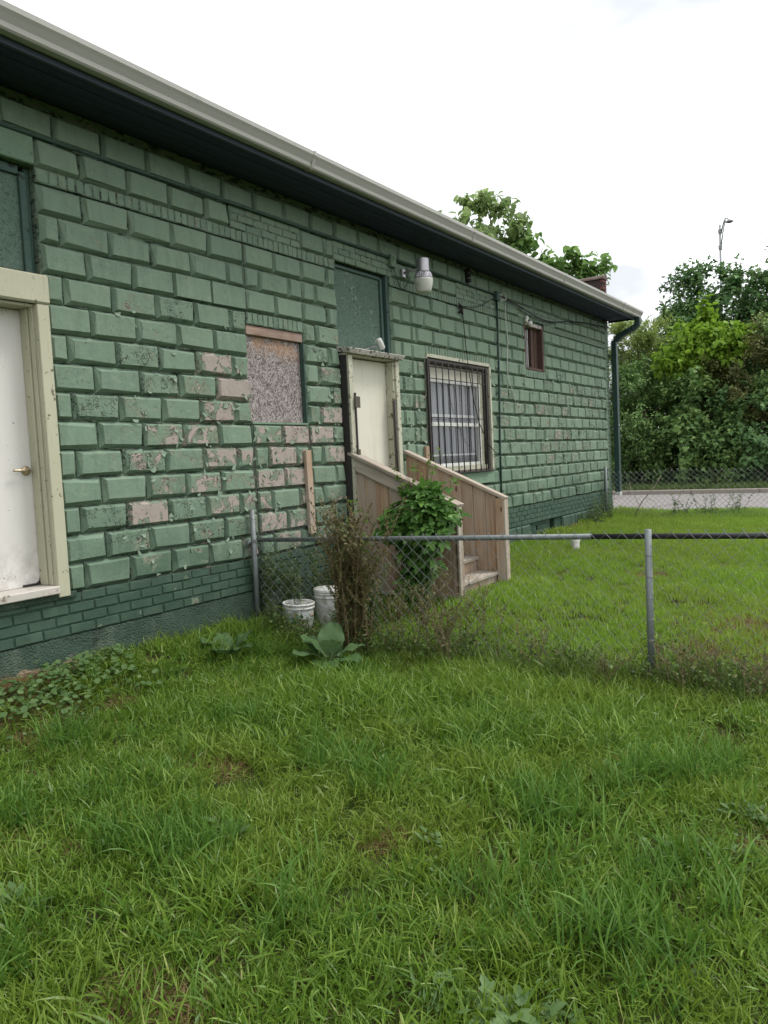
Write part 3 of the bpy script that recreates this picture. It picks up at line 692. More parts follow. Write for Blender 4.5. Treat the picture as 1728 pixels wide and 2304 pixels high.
# curls of paint lifting off the blocks
def flakes():
    V, F, rn = [], [], []
    spots = []
    for (u, v, k) in BARE:
        if k > 0.3:
            for _ in range(random.randint(2, 5)): spots.append((u + random.uniform(-.19, .19), v + random.uniform(-.09, .09)))
    for _ in range(90): spots.append((random.uniform(0.2, 3.0), random.uniform(0.05, 2.1)))
    for _ in range(200): spots.append((min(11.9, max(6.7, random.gauss(9.0, 1.6))), random.gauss(1.25, .5)))
    for _ in range(40): spots.append((random.uniform(4.15, 4.8), random.uniform(.5, 2.0)))
    for (u, v) in spots:
        if any(o[0] - .02 < u < o[1] + .02 and o[2] - .02 < v < o[3] + .02 for o in OPEN) or v < 0: continue
        w = random.uniform(.008, .034); h = random.uniform(.010, .040); a = random.uniform(0, 6.28)
        if random.random() < .6: a = random.gauss(math.pi, .7)      # most hang from their upper edge
        lift = random.uniform(.15, .75); n = 3; b = len(V)
        for i in range(n + 1):
            t = i / n; ww = w * (1 - .55 * t) * random.uniform(.75, 1.2)
            d = h * t; y = -0.003 - lift * h * t * t * .8
            for s in (-1, 1):
                x0, z0 = s * ww + random.uniform(-.004, .004), d
                V.append((u + x0 * math.cos(a) - z0 * math.sin(a), y, v + x0 * math.sin(a) + z0 * math.cos(a)))
            if i: F.append((b + 2 * i - 2, b + 2 * i - 1, b + 2 * i + 1, b + 2 * i))
    m = MB(); m.v = V; m.f = F; o = m.build('paint_flakes', 'flake', wall); o['kind'] = 'stuff'
flakes()

# ragged smears of mortar and old paint in the joints
def smears():
    V, F = [], []
    def smear(u, v, L, along):
        n = max(3, int(L / .012)); b = len(V); y = random.uniform(.012, .034)
        for i in range(n + 1):
            t = i / n; w = (.003 + .0075 * random.random()) * math.sin(math.pi * min(.97, max(.03, t))) ** .4; d = L * (t - .5)
            for k, sgn in enumerate((-1, 0, 1)):
                yy = y + (.012 if k != 1 else 0) + random.uniform(-.002, .002); o = sgn * w + random.uniform(-.002, .002)
                V.append((u + d, yy, v + o) if along else (u + o, yy, v + d))
            if i:
                q = b + 3 * (i - 1); F.extend([(q, q + 3, q + 4, q + 1), (q + 1, q + 4, q + 5, q + 2)])
    for (u0, u1, v0, v1) in BLOCKS:
        if u0 < -1.3 or u0 > 9.5: continue
        if random.random() < (.75 if v0 < 2.2 else .35): smear(random.uniform(u0 + .05, u1 - .05) if u1 - u0 > .12 else u0, v0, random.uniform(.05, .26), True)
        if random.random() < .5: smear(u0, random.uniform(v0 + .05, v1 - .05), random.uniform(.05, .14), False)
    m = MB(); m.v = V; m.f = F; o = m.build('joint_smears', 'mortar', wall); o['kind'] = 'stuff'
smears()

# the straight joints where an old opening was blocked up
for (u, z0, z1) in ((1.640, 2.24, 2.84), (1.640, .01, 1.21), (2.452, .01, 1.21)):
    pts = [(u + random.uniform(-.005, .005), .006, z0 + (z1 - z0) * k / 14) for k in range(15)]
    MB().tube(pts, .0035, 4).build('joint_crack', 'grime', wall)

# foundation: rough render near, chamfered blocks far
def foundation():
    us = np.arange(-5.8, 6.65, 0.05); vs = np.linspace(-0.85, -0.297, 12)
    U, W = np.meshgrid(us, vs, indexing='ij')
    Y = -0.006 + 0.006 * np.sin(U * 9 + W * 14) * np.sin(U * 3.1) + 0.004 * RNG.standard_normal(U.shape) - 0.02 * sstep(-.3, -.6, W)
    V = np.stack([U, Y, W], -1).reshape(-1, 3); n = len(vs)
    i, j = np.meshgrid(np.arange(len(us) - 1), np.arange(n - 1), indexing='ij'); a = (i * n + j).ravel()
    o = obj_np('foundation', mesh_np('foundation', V, np.stack([a, a + n, a + n + 1, a + 1], 1), 'foundation', smooth=True), bld)
    u = 6.66; k = 0
    while u < 12.2:
        w = (0.31, 0.40, 0.2, 0.36)[k % 4]; k += 1
        u1 = min(u + w, FAR_U)
        if u1 < 8.22 or u > 9.06:
            if u < 8.22 < u1: u1 = 8.22
            V, F = frustum(u1 - u, 0.26, k % 4, .024, .026, 'foot')
            m = MB(); m.add([(x + (u + u1) / 2, y - .004, z - .43) for x, y, z in V], F); m.build('foundation_block', 'plinth_paint', o).color = (.1, .5, .4, 1)
        elif u < 9.06 < u1: u1 = 9.06
        u = u1
foundation()
vent = MB().box(8.20, 8.98, .10, .13, -.60, -.297).build('vent_recess', 'plinth_paint', bld); vent.color = (.25, .2, .5, 1)
for r in range(3):
    for k in range(4):
        u0 = 8.24 + k * .2 - (.1 if r % 2 else 0)
        if u0 < 8.22: u0 = 8.22
        MB().box(u0, min(u0 + .192, 8.93), .085, .10, -.297 - .07 * (r + 1), -.303 - .07 * r).build('brick', 'plinth_paint', vent, bevel=.003).color = (.3, .2, .5, 1)

# ---- roof, soffit, gutter, downspout
b = MB(); b.prism_x([(-.56, 3.50), (-.56, 3.535), (9.3, 3.95), (9.3, 3.90)], -6.2, 12.40); roof = b.build('roof', 'roof_felt', bld)
for k in range(6):
    y0 = -.50 + k * .088
    MB().box(-6.2, 12.33, y0 + .002, y0 + .085, 3.418 + .002 * (k % 2), 3.436).build('soffit_board', 'soffit_paint', roof, bevel=.004)
MB().box(-6.2, 12.33, -.532, -.502, 3.372, 3.50).build('fascia', 'fascia_paint', roof, bevel=.003)
MB().box(12.335, 12.36, -.52, .02, 3.385, 3.50).build('barge_board', 'fascia_paint', roof)
prof = [(-.534, 3.545), (-.534, 3.415), (-.600, 3.412), (-.612, 3.424), (-.618, 3.452), (-.640, 3.490), (-.655, 3.512), (-.658, 3.545), (-.645, 3.548), (-.645, 3.518), (-.606, 3.448), (-.600, 3.42), (-.542, 3.42), (-.542, 3.545)]
gut = MB().prism_x(prof, -6.2, 12.44).build('gutter', 'gutter_metal', roof, bevel=.0015)
MB().prism_x([(-.535, 3.544), (-.535, 3.414), (-.602, 3.411), (-.620, 3.452), (-.660, 3.512), (-.660, 3.546)], 12.44, 12.446).build('end_cap', 'gutter_metal', gut)
for us in (1.9, 5.0, 8.1, 11.2):
    MB().prism_x([(-.536, 3.409), (-.602, 3.406), (-.615, 3.42), (-.643, 3.487), (-.661, 3.512), (-.662, 3.55), (-.658, 3.55), (-.64, 3.49), (-.60, 3.409)], us, us + .035).build('seam', 'gutter_metal', gut)
def rect_pipe(pts, w, d, name, mat, parent, ribs=False):
    m = MB(); P = [Vector(p) for p in pts]
    side = Vector((1, 0, 0)); rings = []
    for i, p in enumerate(P):
        t = (P[min(i + 1, len(P) - 1)] - P[max(i - 1, 0)]).normalized(); nrm = t.cross(side).normalized()
        k = 1.06 if (ribs and i % 2) else 1.0
        rings.append([p + side * (sx * w / 2 * k) + nrm * (sy * d / 2 * k) for sx, sy in ((-1, -1), (1, -1), (1, 1), (-1, 1))])
    m.add([q for r in rings for q in r], [(i * 4 + k, i * 4 + (k + 1) % 4, i * 4 + 4 + (k + 1) % 4, i * 4 + 4 + k) for i in range(len(P) - 1) for k in range(4)] + [(3, 2, 1, 0), tuple(range(4 * len(P) - 4, 4 * len(P)))])
    return m.build(name, mat, parent, bevel=.004)
DX = 12.30
arc = []
for k in range(26):
    t = k / 25
    if t < .42: a = t / .42 * R(68); arc.append((DX, -.585 + .16 * (1 - math.cos(a)), 3.41 - .05 - .16 * math.sin(a)))
    elif t < .62:
        s = (t - .42) / .20; p0 = (-.585 + .16 * (1 - math.cos(R(68))), 3.36 - .16 * math.sin(R(68))); arc.append((DX, p0[0] + s * .27, p0[1] - s * .115))
    else:
        s = (t - .62) / .38; p1 = (-.585 + .16 * (1 - math.cos(R(68))) + .27, 3.36 - .16 * math.sin(R(68)) - .115); a = s * R(68)
        arc.append((DX, p1[0] + .12 * (math.sin(R(68)) - math.sin(R(68) - a)) * 1.0, p1[1] - .12 * (math.cos(R(68) - a) - math.cos(R(68)))))
spout = rect_pipe([(DX, arc[-1][1], arc[-1][2] - .01), (DX, arc[-1][1], -.06)], .13, .10, 'downspout', 'green_metal', bld)
rect_pipe([(DX, -.585, 3.415)] + arc, .125, .095, 'elbow', 'green_metal', spout, ribs=True)
SPY = arc[-1][1]
rect_pipe([(DX, SPY, -.055), (DX, SPY, -.12)], .138, .108, 'spout_foot', 'white_plastic', spout)
for z in (2.7, 1.25, .25):
    MB().box(DX - .075, DX + .075, SPY - .056, .02, z, z + .03).build('strap', 'green_metal', spout)
MB().box(DX - .02, DX + .0, SPY - .060, SPY - .05, 1.30, 1.325).build('sticker', 'white_plastic', spout)

# ---- parapet at the far end
par = MB().box(12.06, 12.27, .03, 9.0, 3.3, 4.24).build('parapet', 'old_brick', bld)
for k in range(13):
    MB().box(12.055 + (.10 if k % 2 else 0), 12.274, .016, .075, 3.35 + k * .068, 3.41 + k * .068).build('brick', 'red_brick', par, bevel=.004)
for k in range(12):
    y0 = .0 + k * .46
    m = MB(); n = 8; pr = [(12.165 + .15 * math.cos(math.pi * i / n), 4.235 + .085 * math.sin(math.pi * i / n)) for i in range(n + 1)]
    m.prism_y(pr, y0, y0 + .455); m.build('coping_tile', 'terracotta', par, smooth=False)

# ---- entrance door on the left
def entrance():
    d = MB().box(-1.36, -.455, .16, .20, .075, 1.985).build('door', 'white_door', bld, bevel=.003)
    h = MB(); 
    prof = [(.0, .0), (.033, .0), (.034, .006), (.028, .012), (.016, .018), (.014, .045), (.0, .045)]
    vs = MB().lathe(prof, n=20)
    h.add([(-.512 + x, .16 - z, .880 + y) for x, y, z in vs.v], vs.f)
    h.tube([(-.512, .118, .880), (-.54, .112, .882), (-.62, .110, .884), (-.63, .118, .884)], [.010, .009, .008, .006], 8)
    h.build('handle', 'brass', d, smooth=True)
    m = MB(); m.box(-.60, -.462, .150, .1595, .078, .092); m.add([(-.50, .158, .092), (-.458, .158, .092), (-.458, .158, .15), (-.468, .158, .135), (-.478, .158, .105)], [(0, 1, 2, 3, 4)])
    m.build('grime_corner', 'grime', d)
    f = MB().box(-.452, -.362, -.030, .010, -.010, 2.005).build('door_frame', 'cream_trim', bld, bevel=.004)
    MB().box(-1.47, -1.38, -.030, .010, -.010, 2.005).build('trim_board', 'cream_trim', f, bevel=.004)
    MB().box(-1.50, -.352, -.040, .010, 2.008, 2.205).build('header_board', 'cream_trim', f, bevel=.012)
    for (u0, u1) in ((-.452, -.40), (-1.44, -1.378)):
        MB().box(u0, u1, .012, .24, -.0, 2.006).build('jamb', 'cream_trim', f, bevel=.003)
    MB().box(-.470, -.4525, .075, .158, .076, 1.99).build('stop', 'cream_trim', f, bevel=.003)
    MB().box(-.462, -.4525, .020, .065, .076, 1.99).build('stop', 'cream_trim', f, bevel=.003)
    MB().box(-1.38, -.452, .012, .24, 1.988, 2.004).build('head_jamb', 'cream_trim', f)
    MB().box(-1.42, -.455, -.055, .24, .020, .074).build('sill', 'door_sill', f, bevel=.006)
    MB().box(-1.47, -.30, -.012, .20, -.03, .016).build('threshold', 'foundation', f, bevel=.005)
    t = MB().box(-1.40, -.455, .085, .105, 2.24, 2.875).build('transom_board', 'osb_green', bld)
    MB().box(-.455, -.405, .060, .12, 2.208, 2.90).build('frame_side', 'green_frame', t, bevel=.004)
    MB().box(-.405, -.364, .085, .14, 2.208, 2.94).build('frame_side', 'green_frame', t, bevel=.004)
    MB().box(-1.46, -.456, .060, .12, 2.876, 2.935).build('frame_head', 'green_frame', t, bevel=.004)
    MB().box(-1.47, -.37, -.006, .20, 2.948, 3.135).build('lintel', 'lintel_render', bld, bevel=.008)
entrance()

# ---- boarded window
def boarded():
    w = MB().box(1.655, 2.545 - .11, .070, .085, 1.240, 2.030).build('boarded_window', 'osb_bare', bld)
    MB().box(1.645, 2.446, .030, .095, 2.032, 2.118).build('lintel_board', 'lintel_wood', w, bevel=.005)
    MB().box(1.645, 2.446, .012, .20, 1.219, 1.236).build('sill_strip', 'lintel_render', w)
    MB().box(2.437, 2.449, .02, .20, 1.24, 2.03).build('reveal', 'green_frame', w)
boarded()

# ---- back door with a green board over it
def back_door():
    p = MB().box(3.14, 3.985, .045, .075, .0, 1.945).build('back_door', 'cream_panel', bld, bevel=.002)
    MB().box(3.05, 3.125, -.085, .02, -.02, 1.955).build('jamb', 'worn_trim', p, bevel=.004)
    MB().box(3.126, 3.150, -.045, .043, -.02, 1.95).build('stop', 'worn_trim', p, bevel=.003)
    MB().box(3.972, 4.045, -.085, .02, -.02, 1.955).build('jamb', 'worn_trim', p, bevel=.004)
    MB().box(3.945, 3.971, -.060, .043, -.02, 1.95).build('stop', 'worn_trim', p, bevel=.003)
    MB().box(4.046, 4.078, -.050, .02, -.02, 1.955).build('casing', 'worn_trim', p, bevel=.003)
    MB().box(3.03, 4.08, -.075, .10, 1.956, 1.975).build('head', 'worn_trim', p)
    MB().hexa([(3.02, -.13, 1.965), (4.07, -.13, 1.965), (4.09, .03, 1.99), (3.0, .03, 1.99), (3.0, -.155, 2.02), (4.10, -.155, 2.02), (4.10, .03, 2.045), (2.99, .03, 2.045)]).build('cap', 'weathered_cap', p, bevel=.006)
    MB().box(3.036, 3.048, -.06, .10, .0, 1.95).build('gap_strip', 'grime', p)
    # bar hardware
    h = MB().box(3.118, 3.140, -.100, -.086, .32, 1.56).build('bar_plate', 'black_iron', p, bevel=.002)
    MB().box(3.10, 3.19, -.115, -.10, 1.40, 1.52).build('bracket', 'dark_frame', h, bevel=.004)
    MB().box(3.105, 3.15, -.118, -.10, .90, .96).build('bracket', 'dark_frame', h, bevel=.004)
    MB().box(3.11, 3.142, -.113, -.10, .32, .52).build('bracket', 'black_iron', h, bevel=.004)
    MB().tube([(3.925, -.075, .30), (3.925, -.075, 1.50)], .013, 8).build('bar', 'black_iron', p, smooth=True)
    MB().box(3.905, 3.944, -.072, -.060, .30, 1.53).build('bar_track', 'dark_frame', p)
    t = MB().box(3.035, 3.93, .075, .095, 2.02, 2.885).build('transom_board', 'osb_green', bld)
    MB().box(3.93, 3.972, .05, .12, 2.0, 2.90).build('frame_side', 'green_frame', t, bevel=.004)
    MB().box(3.972, 4.02, .085, .15, 2.0, 2.945).build('frame_side', 'green_frame', t, bevel=.004)
    MB().box(3.035, 3.93, .05, .12, 2.886, 2.918).build('frame_head', 'green_frame', t, bevel=.004)
    MB().box(3.032, 4.02, .09, .15, 2.919, 2.957).build('frame_head', 'green_frame', t, bevel=.004)
    MB().box(4.02, 4.078, .03, .20, 2.05, 2.955).build('reveal', 'green_frame', t, bevel=.006)
back_door()

# ---- barred window
def barred():
    w = MB().box(4.86, 6.60, .21, .24, .62, 2.12).build('barred_window', 'dark_room', bld)
    for (u0, u1, y0, y1, z0, z1, nm, mt) in ((4.825, 6.615, -.018, .03, 2.085, 2.130, 'casing', 'worn_trim'), (6.592, 6.640, -.016, .024, .605, 2.084, 'casing', 'worn_trim'), (4.800, 4.828, -.016, .024, .605, 2.084, 'casing', 'worn_trim'),
                                             (6.545, 6.60, .026, .20, .63, 2.08, 'reveal_board', 'dark_frame'), (4.826, 4.87, .026, .20, .63, 2.08, 'reveal_board', 'dark_frame'),
                                             (4.87, 6.545, .026, .20, 2.03, 2.084, 'head_board', 'dark_frame'),
                                             (6.475, 6.543, .085, .15, .66, 2.028, 'jamb', 'worn_trim'), (4.872, 4.93, .085, .15, .66, 2.028, 'jamb', 'worn_trim'),
                                             (4.93, 6.474, .10, .14, 1.845, 2.026, 'filler_panel', 'cream_panel'), (4.93, 6.474, .085, .14, 1.800, 1.844, 'head_rail', 'white_plastic'),
                                             (6.395, 6.473, .09, .135, .70, 1.799, 'sash_stile', 'white_plastic'), (4.932, 5.02, .09, .135, .70, 1.799, 'sash_stile', 'white_plastic'),
                                             (5.02, 6.394, .092, .13, 1.238, 1.285, 'meeting_rail', 'white_plastic'), (5.02, 6.394, .085, .13, .700, .745, 'bottom_rail', 'white_plastic'),
                                             (4.872, 6.543, .02, .15, .640, .698, 'sill_board', 'worn_trim'), (4.83, 6.60, -.03, .15, .606, .636, 'sill_edge', 'dark_frame')):
        MB().box(u0, u1, y0, y1, z0, z1).build(nm, mt, w, bevel=.003)
    for (z0, z1) in ((.746, 1.237), (1.286, 1.799)):
        pn = MB(); pn.add([(5.021, .108, z0), (6.393, .108, z0), (6.393, .108, z1), (5.021, .108, z1)], [(0, 1, 2, 3)]); pn.build('pane', 'window_glass', w)
    m = MB(); n = 150; vs = []
    for i in range(n + 1):
        x = 4.93 + 1.54 * i / n; y = .155 + .012 * math.sin(i * 1.1) + .008 * math.sin(i * .37 + 1)
        vs += [(x, y, .66), (x, y, 1.95)]
    m.add(vs, [(2 * i, 2 * i + 2, 2 * i + 3, 2 * i + 1) for i in range(n)]); m.build('curtain', 'curtain', w, smooth=True)
    MB().box(5.02, 6.39, .138, .146, .845, .868).build('inner_bar', 'white_plastic', w)
    MB().box(5.02, 6.39, .138, .146, 1.36, 1.40).build('inner_bar', 'white_plastic', w)
    g = MB().box(4.80, 6.42, -.040, -.022, 2.035, 2.060).build('grille', 'black_iron', w)
    for k in range(10):
        u = 4.83 + k * .167; bend = .012 * math.sin(k * 2.1)
        MB().tube([(u, -.036, 2.045), (u + bend * .3, -.037, 1.7), (u + bend, -.038, 1.2), (u + bend * .5, -.038, .612)], .0085, 6).build('bar', 'black_iron', g, smooth=True)
    for (z, dz) in ((1.962, .018), (1.820, .010), (1.330, .010)):
        MB().box(4.80, 6.42, -.030, -.020, z, z + dz).build('cross_bar', 'black_iron', g)
    MB().box(4.80, 6.46, -.050, -.020, .606, .622).build('bottom_bar', 'black_iron', g)
    MB().box(6.405, 6.44, -.045, -.018, .61, 2.06).build('side_bar', 'black_iron', g)
    MB().box(4.772, 4.80, -.045, -.018, .61, 2.06).build('side_bar', 'black_iron', g)
    sl = MB(); 
    sl.box(4.80, 6.66, -.004, .10, .430, .604); sl.build('window_sill', 'lintel_render', bld, bevel=.012)
barred()

# ---- small high window
def small_window():
    w = MB().box(7.98, 8.78, .15, .17, 2.17, 2.91).build('small_window', 'red_wood', bld)
    for (u0, u1, y0, y1, z0, z1, nm, mt) in ((8.725, 8.788, .02, .149, 2.165, 2.90, 'jamb', 'red_wood'), (7.975, 8.03, .02, .149, 2.165, 2.90, 'jamb', 'red_wood'), (8.03, 8.724, .02, .149, 2.855, 2.91, 'head', 'weathered_cap'),
                                             (8.03, 8.724, .03, .149, 2.165, 2.20, 'sill', 'red_wood'), (8.44, 8.50, .10, .149, 2.20, 2.854, 'mullion', 'red_wood'), (8.50, 8.60, .12, .149, 2.20, 2.854, 'board', 'red_wood'), (8.603, 8.72, .11, .149, 2.20, 2.854, 'board', 'red_wood'),
                                             (8.36, 8.375, .125, .149, 2.22, 2.84, 'glazing_bar', 'white_plastic')):
        MB().box(u0, u1, y0, y1, z0, z1).build(nm, mt, w, bevel=.004)
    pn = MB(); pn.add([(8.03, .135, 2.2), (8.44, .135, 2.2), (8.44, .135, 2.854), (8.03, .135, 2.854)], [(0, 1, 2, 3)]); pn.build('pane', 'window_glass', w)
    m = MB(); m.lathe([(.02, 0), (.035, .01), (.03, .04), (.035, .07), (.028, .11), (0, .115)], n=10)
    for (u, a, z) in ((7.99, .5, 2.885), (8.10, 1.3, 2.878)):
        q = MB(); ca, sa = math.cos(a), math.sin(a)
        q.add([(u + x * ca + zz * sa, -.01 + y, z - x * sa + zz * ca) for x, y, zz in m.v], m.f); q.build('foam_lump', 'white_plastic', w, smooth=True)
small_window()

# ---- conduits, cables and small fittings on the wall
con = MB().tube([(-5.5, -.012, 3.140), (-.4, -.012, 3.143), (2.0, -.013, 3.150), (4.06, -.012, 3.156)], .013, 8).build('conduit', 'green_frame', bld, smooth=True)
MB().tube([(4.16, -.012, 3.158), (6.0, -.012, 3.160), (6.90, -.012, 3.162)], .013, 8).build('pipe_run', 'green_frame', con, smooth=True)
MB().box(4.06, 4.16, -.045, .01, 3.05, 3.19).build('junction_box', 'lintel_render', con, bevel=.006)
MB().box(6.88, 6.98, -.05, .01, 3.07, 3.20).build('junction_box', 'green_frame', con, bevel=.006)
MB().tube([(6.93, -.018, 3.10), (6.92, -.016, 2.0), (6.86, -.016, 1.0), (6.83, -.016, -.25)], .014, 8).build('pipe_drop', 'green_metal', con, smooth=True)
for k in range(9):
    z = 2.8 - k * .36; MB().box(6.83, 6.97, -.006, .005, z, z + .018).build('clip', 'green_metal', con)
pts = []
for k in range(25):
    t = k / 24; x = 7.0 + t * 5.28; sag = -.28 * math.sin(min(1, t * 1.35) * math.pi) * (1 - .55 * t)
    pts.append((x, -.02 - .02 * math.sin(t * 9), 3.16 + sag * .75 + .02 * math.sin(t * 14) + (.10 * t)))
MB().tube(pts, .010, 6).build('cable', 'cable', con, smooth=True)
MB().tube([(x, y - .012, z - .03 - .02 * math.sin(i)) for i, (x, y, z) in enumerate(pts)], .006, 6).build('cable', 'green_metal', con, smooth=True)
MB().tube([(5.74, -.01, 2.86), (5.80, -.03, 2.80), (5.82, -.05, 2.3), (5.86, -.07, 1.9), (5.95, -.07, 1.6), (6.10, -.065, 1.28), (6.36, -.06, 1.0), (6.62, -.05, .86), (6.76, -.03, .845)], .006, 6).build('cable', 'cable', con, smooth=True)
MB().tube([(5.80, -.02, 2.84), (6.1, -.03, 2.86), (6.4, -.03, 2.93), (6.7, -.03, 3.05), (6.9, -.03, 3.10)], .006, 6).build('cable', 'cable', con, smooth=True)
m = MB(); 
for k in range(5): m.tube([(5.72 + .05 * math.sin(k * 2), -.02, 2.84 + .03 * math.cos(k)), (5.78, -.05, 2.80 - .02 * k), (5.70 + .03 * k, -.02, 2.74)], .008, 5)
m.build('cable_knot', 'cable', con, smooth=True)
MB().tube([(7.22, -.02, 3.1), (7.20, -.025, 2.85), (7.26, -.02, 2.5), (7.20, -.025, 2.2), (7.22, -.02, 1.95), (7.40, -.03, 1.72), (7.50, -.02, 1.55)], .005, 6).build('cable', 'white_wire', con, smooth=True)
m = MB()
for k in range(4): m.tube([(7.05 + .1 * math.cos(a) + .02 * k, -.02 - .01 * k, 3.12 + .05 * math.sin(a) + .01 * k) for a in np.linspace(k, k + 5, 12)], .004, 5)
m.build('wire_coil', 'white_wire', con, smooth=True)
ins = MB().box(5.98, 6.02, -.03, .0, 3.15, 3.36).build('insulator_rack', 'cable', con)
for z in (3.18, 3.25, 3.32):
    MB().lathe([(.0, 0), (.028, 0), (.030, .01), (.016, .02), (.030, .035), (.028, .045), (0, .045)], (6.0, -.055, z), 12).build('insulator', 'black_iron', ins, smooth=True)
MB().tube([(4.12, -.03, 3.05), (4.16, -.03, 2.95), (4.24, -.03, 2.84), (4.30, -.03, 2.82), (4.36, -.06, 2.90), (4.38, -.10, 2.98)], .005, 6).build('cable', 'green_metal', con, smooth=True)

# ------------------------------------------------------------------ lamps on the wall
def barn_lamp():
    c = (4.34, -.29); t = empty('yard_lamp', (c[0], 0, 2.72), 'grey metal yard lamp with frosted bowl bracketed beside the green boarded opening', 'lamp')
    MB().lathe([(0, 3.145), (.066, 3.145), (.072, 3.138), (.073, 2.995), (0, 2.995)], (c[0], c[1], 0), 28).build('housing', 'lamp_metal', t, smooth=False)
    ref = MB().lathe([(0, 2.994), (.076, 2.994), (.092, 2.965), (.103, 2.925), (.106, 2.915), (0, 2.912)], (c[0], c[1], 0), 32).build('reflector', 'lamp_metal', t, smooth=True)
    for k in range(32):
        a = 2 * math.pi * k / 32
        MB().tube([(c[0] + .078 * math.cos(a), c[1] + .078 * math.sin(a), 2.988), (c[0] + .094 * math.cos(a), c[1] + .094 * math.sin(a), 2.962), (c[0] + .105 * math.cos(a), c[1] + .105 * math.sin(a), 2.922)], .0035, 4).build('fin', 'lamp_metal', ref)
    MB().lathe([(0, 2.911), (.110, 2.911), (.112, 2.895), (.108, 2.86), (.096, 2.80), (.084, 2.765), (.074, 2.752), (0, 2.748)], (c[0], c[1], 0), 32).build('globe', 'lamp_globe', t, smooth=True)
    MB().tube([(c[0], c[1] + .06, 3.03), (c[0], -.10, 3.03), (c[0], -.02, 3.02)], .016, 10).build('arm', 'lamp_metal', t, smooth=True)
    MB().box(c[0] - .03, c[0] + .03, -.035, .0, 2.97, 3.07).build('wall_plate', 'lamp_metal', t, bevel=.005)
barn_lamp()
def spotlight():
    t = empty('spotlight', (3.62, .07, 2.07), 'small white cylindrical spotlight on the cap of the cream back door', 'spotlight')
    m = MB().lathe([(0, 0), (.030, 0), (.034, .008), (.034, .11), (.028, .125), (0, .125)], n=18)
    q = MB(); a = R(38)
    q.add([(3.74 + x * math.cos(a) - z * math.sin(a), -.07 + y, 2.10 + x * math.sin(a) + z * math.cos(a) - .02) for x, y, z in m.v], m.f); q.build('head', 'white_plastic', t, smooth=True)
    MB().tube([(3.62, .074, 2.085), (3.64, .03, 2.09), (3.70, -.06, 2.12)], .008, 8).build('stem', 'lamp_metal', t, smooth=True)
    MB().lathe([(0, 0), (.022, 0), (.022, .012), (0, .012)], (3.62, .06, 2.075), 12).build('base', 'white_plastic', t)
spotlight()

# ------------------------------------------------------------------ wooden steps to the back door
def beam(p0, p1, w, h, name, mat, parent, bevel=.003):
    """timber with its length on local Z; w across X, h the other way"""
    p0, p1 = Vector(p0), Vector(p1); L = (p1 - p0).length
    me = MB().box(-w / 2, w / 2, -h / 2, h / 2, 0, L).mesh(name); me.materials.append(MATS[mat])
    o = bpy.data.objects.new(name, me); link(o)
    z = (p1 - p0).normalized(); x = Vector((1, 0, 0)) if abs(z.x) < .9 else Vector((0, 1, 0)); y = z.cross(x).normalized(); x = y.cross(z)
    mt = Matrix((x, y, z)).transposed().to_4x4(); mt.translation = p0
    fix_parent(o, parent); o.matrix_basis = mt
    if bevel:
        bv = o.modifiers.new('bevel', 'BEVEL'); bv.width = bevel; bv.segments = 1
    return o
def steps():
    t = empty('entry_steps', (3.65, -.7, gz(3.6, -.8)), 'wooden entry steps with solid board sides in front of the cream back door', 'steps')
    slope = (.335 - .905) / (-1.33 + .06)
    def top(y): return .905 + (y + .06) * slope
    for near, u in ((True, 3.11), (False, 4.20)):
        side = MB().box(u - .018, u + .018, -1.21, -.05, gz(3.6, -1) + .05, gz(3.6, -1) + .09).build('side_panel', 'grey_wood', t)
        y = -.03; k = 0
        while y > -1.21:
            w = random.choice((.135, .14, .143)); y1 = max(y - w, -1.24)
            m = MB(); zb = gz(3.6, y) + random.uniform(.0, .03); du = random.uniform(-.003, .003)
            m.hexa([(u - .012 + du, y1, zb), (u + .012 + du, y1, zb), (u + .012 + du, y - .0, zb), (u - .012 + du, y - .0, zb), (u - .012 + du, y1, top(y1) - .03), (u + .012 + du, y1, top(y1) - .03), (u + .012 + du, y, top(y) - .03), (u - .012 + du, y, top(y) - .03)])
            m.build('board', 'new_wood', side, origin=(u, (y + y1) / 2, zb), bevel=.002)
            y = y1 - random.choice((.004, .007, .010)); k += 1
        o_ = -.030 if near else .030
        if near: beam((u + o_, -.05, top(-.05) - .085), (u + o_, -1.24, top(-1.24) - .085), .032, .135, 'side_rail', 'grey_wood', side)
        beam((u, -.02, top(-.02) + .0), (u, -1.30, top(-1.30) + .0), .15 if near else .10, .034, 'cap_board', 'grey_wood', side)
        beam((u + (.035 if near else -.035), -1.23, gz(3.6, -1.3)), (u + (.035 if near else -.035), -1.23, top(-1.23) - .03), .045, .09, 'post', 'new_wood', side)
        beam((u, -1.285, gz(3.6, -1.3)), (u, -1.285, top(-1.28) - .025), .09, .022, 'end_board', 'grey_wood', side)
    for k, (y0, y1, z) in enumerate(((-1.20, -.93, -.46), (-.95, -.68, -.30), (-.70, -.43, -.15), (-.45, -.0, -.01))):
        MB().box(3.14, 4.17, y0, y1, z - .036, z).build('tread', 'grey_wood', t, bevel=.004)
        MB().box(3.15, 4.16, y0 + .03, y0 + .05, z - .19, z - .037).build('riser', 'new_wood', t)
steps()
beam((2.385, -.032, .140), (2.372, -.032, .965), .085, .038, 'timber_post', 'new_wood', None) if False else None
def stud(u, z0, z1, label, tilt):
    o = MB().box(-.042, .042, -.019, .019, 0, z1 - z0).build('timber_stud', 'new_wood', None, bevel=.003)
    o.location = (u, -.0225, z0); o.rotation_euler = (0, tilt, 0); tag(o, label, 'timber', 'upright timbers fixed to the wall beside the steps')
stud(2.372, .140, .965, 'upright pink timber fixed to the wall under the boarded window', -.012)
stud(4.70, .25, .975, 'upright timber behind the steps, beside the barred window', 0.0)

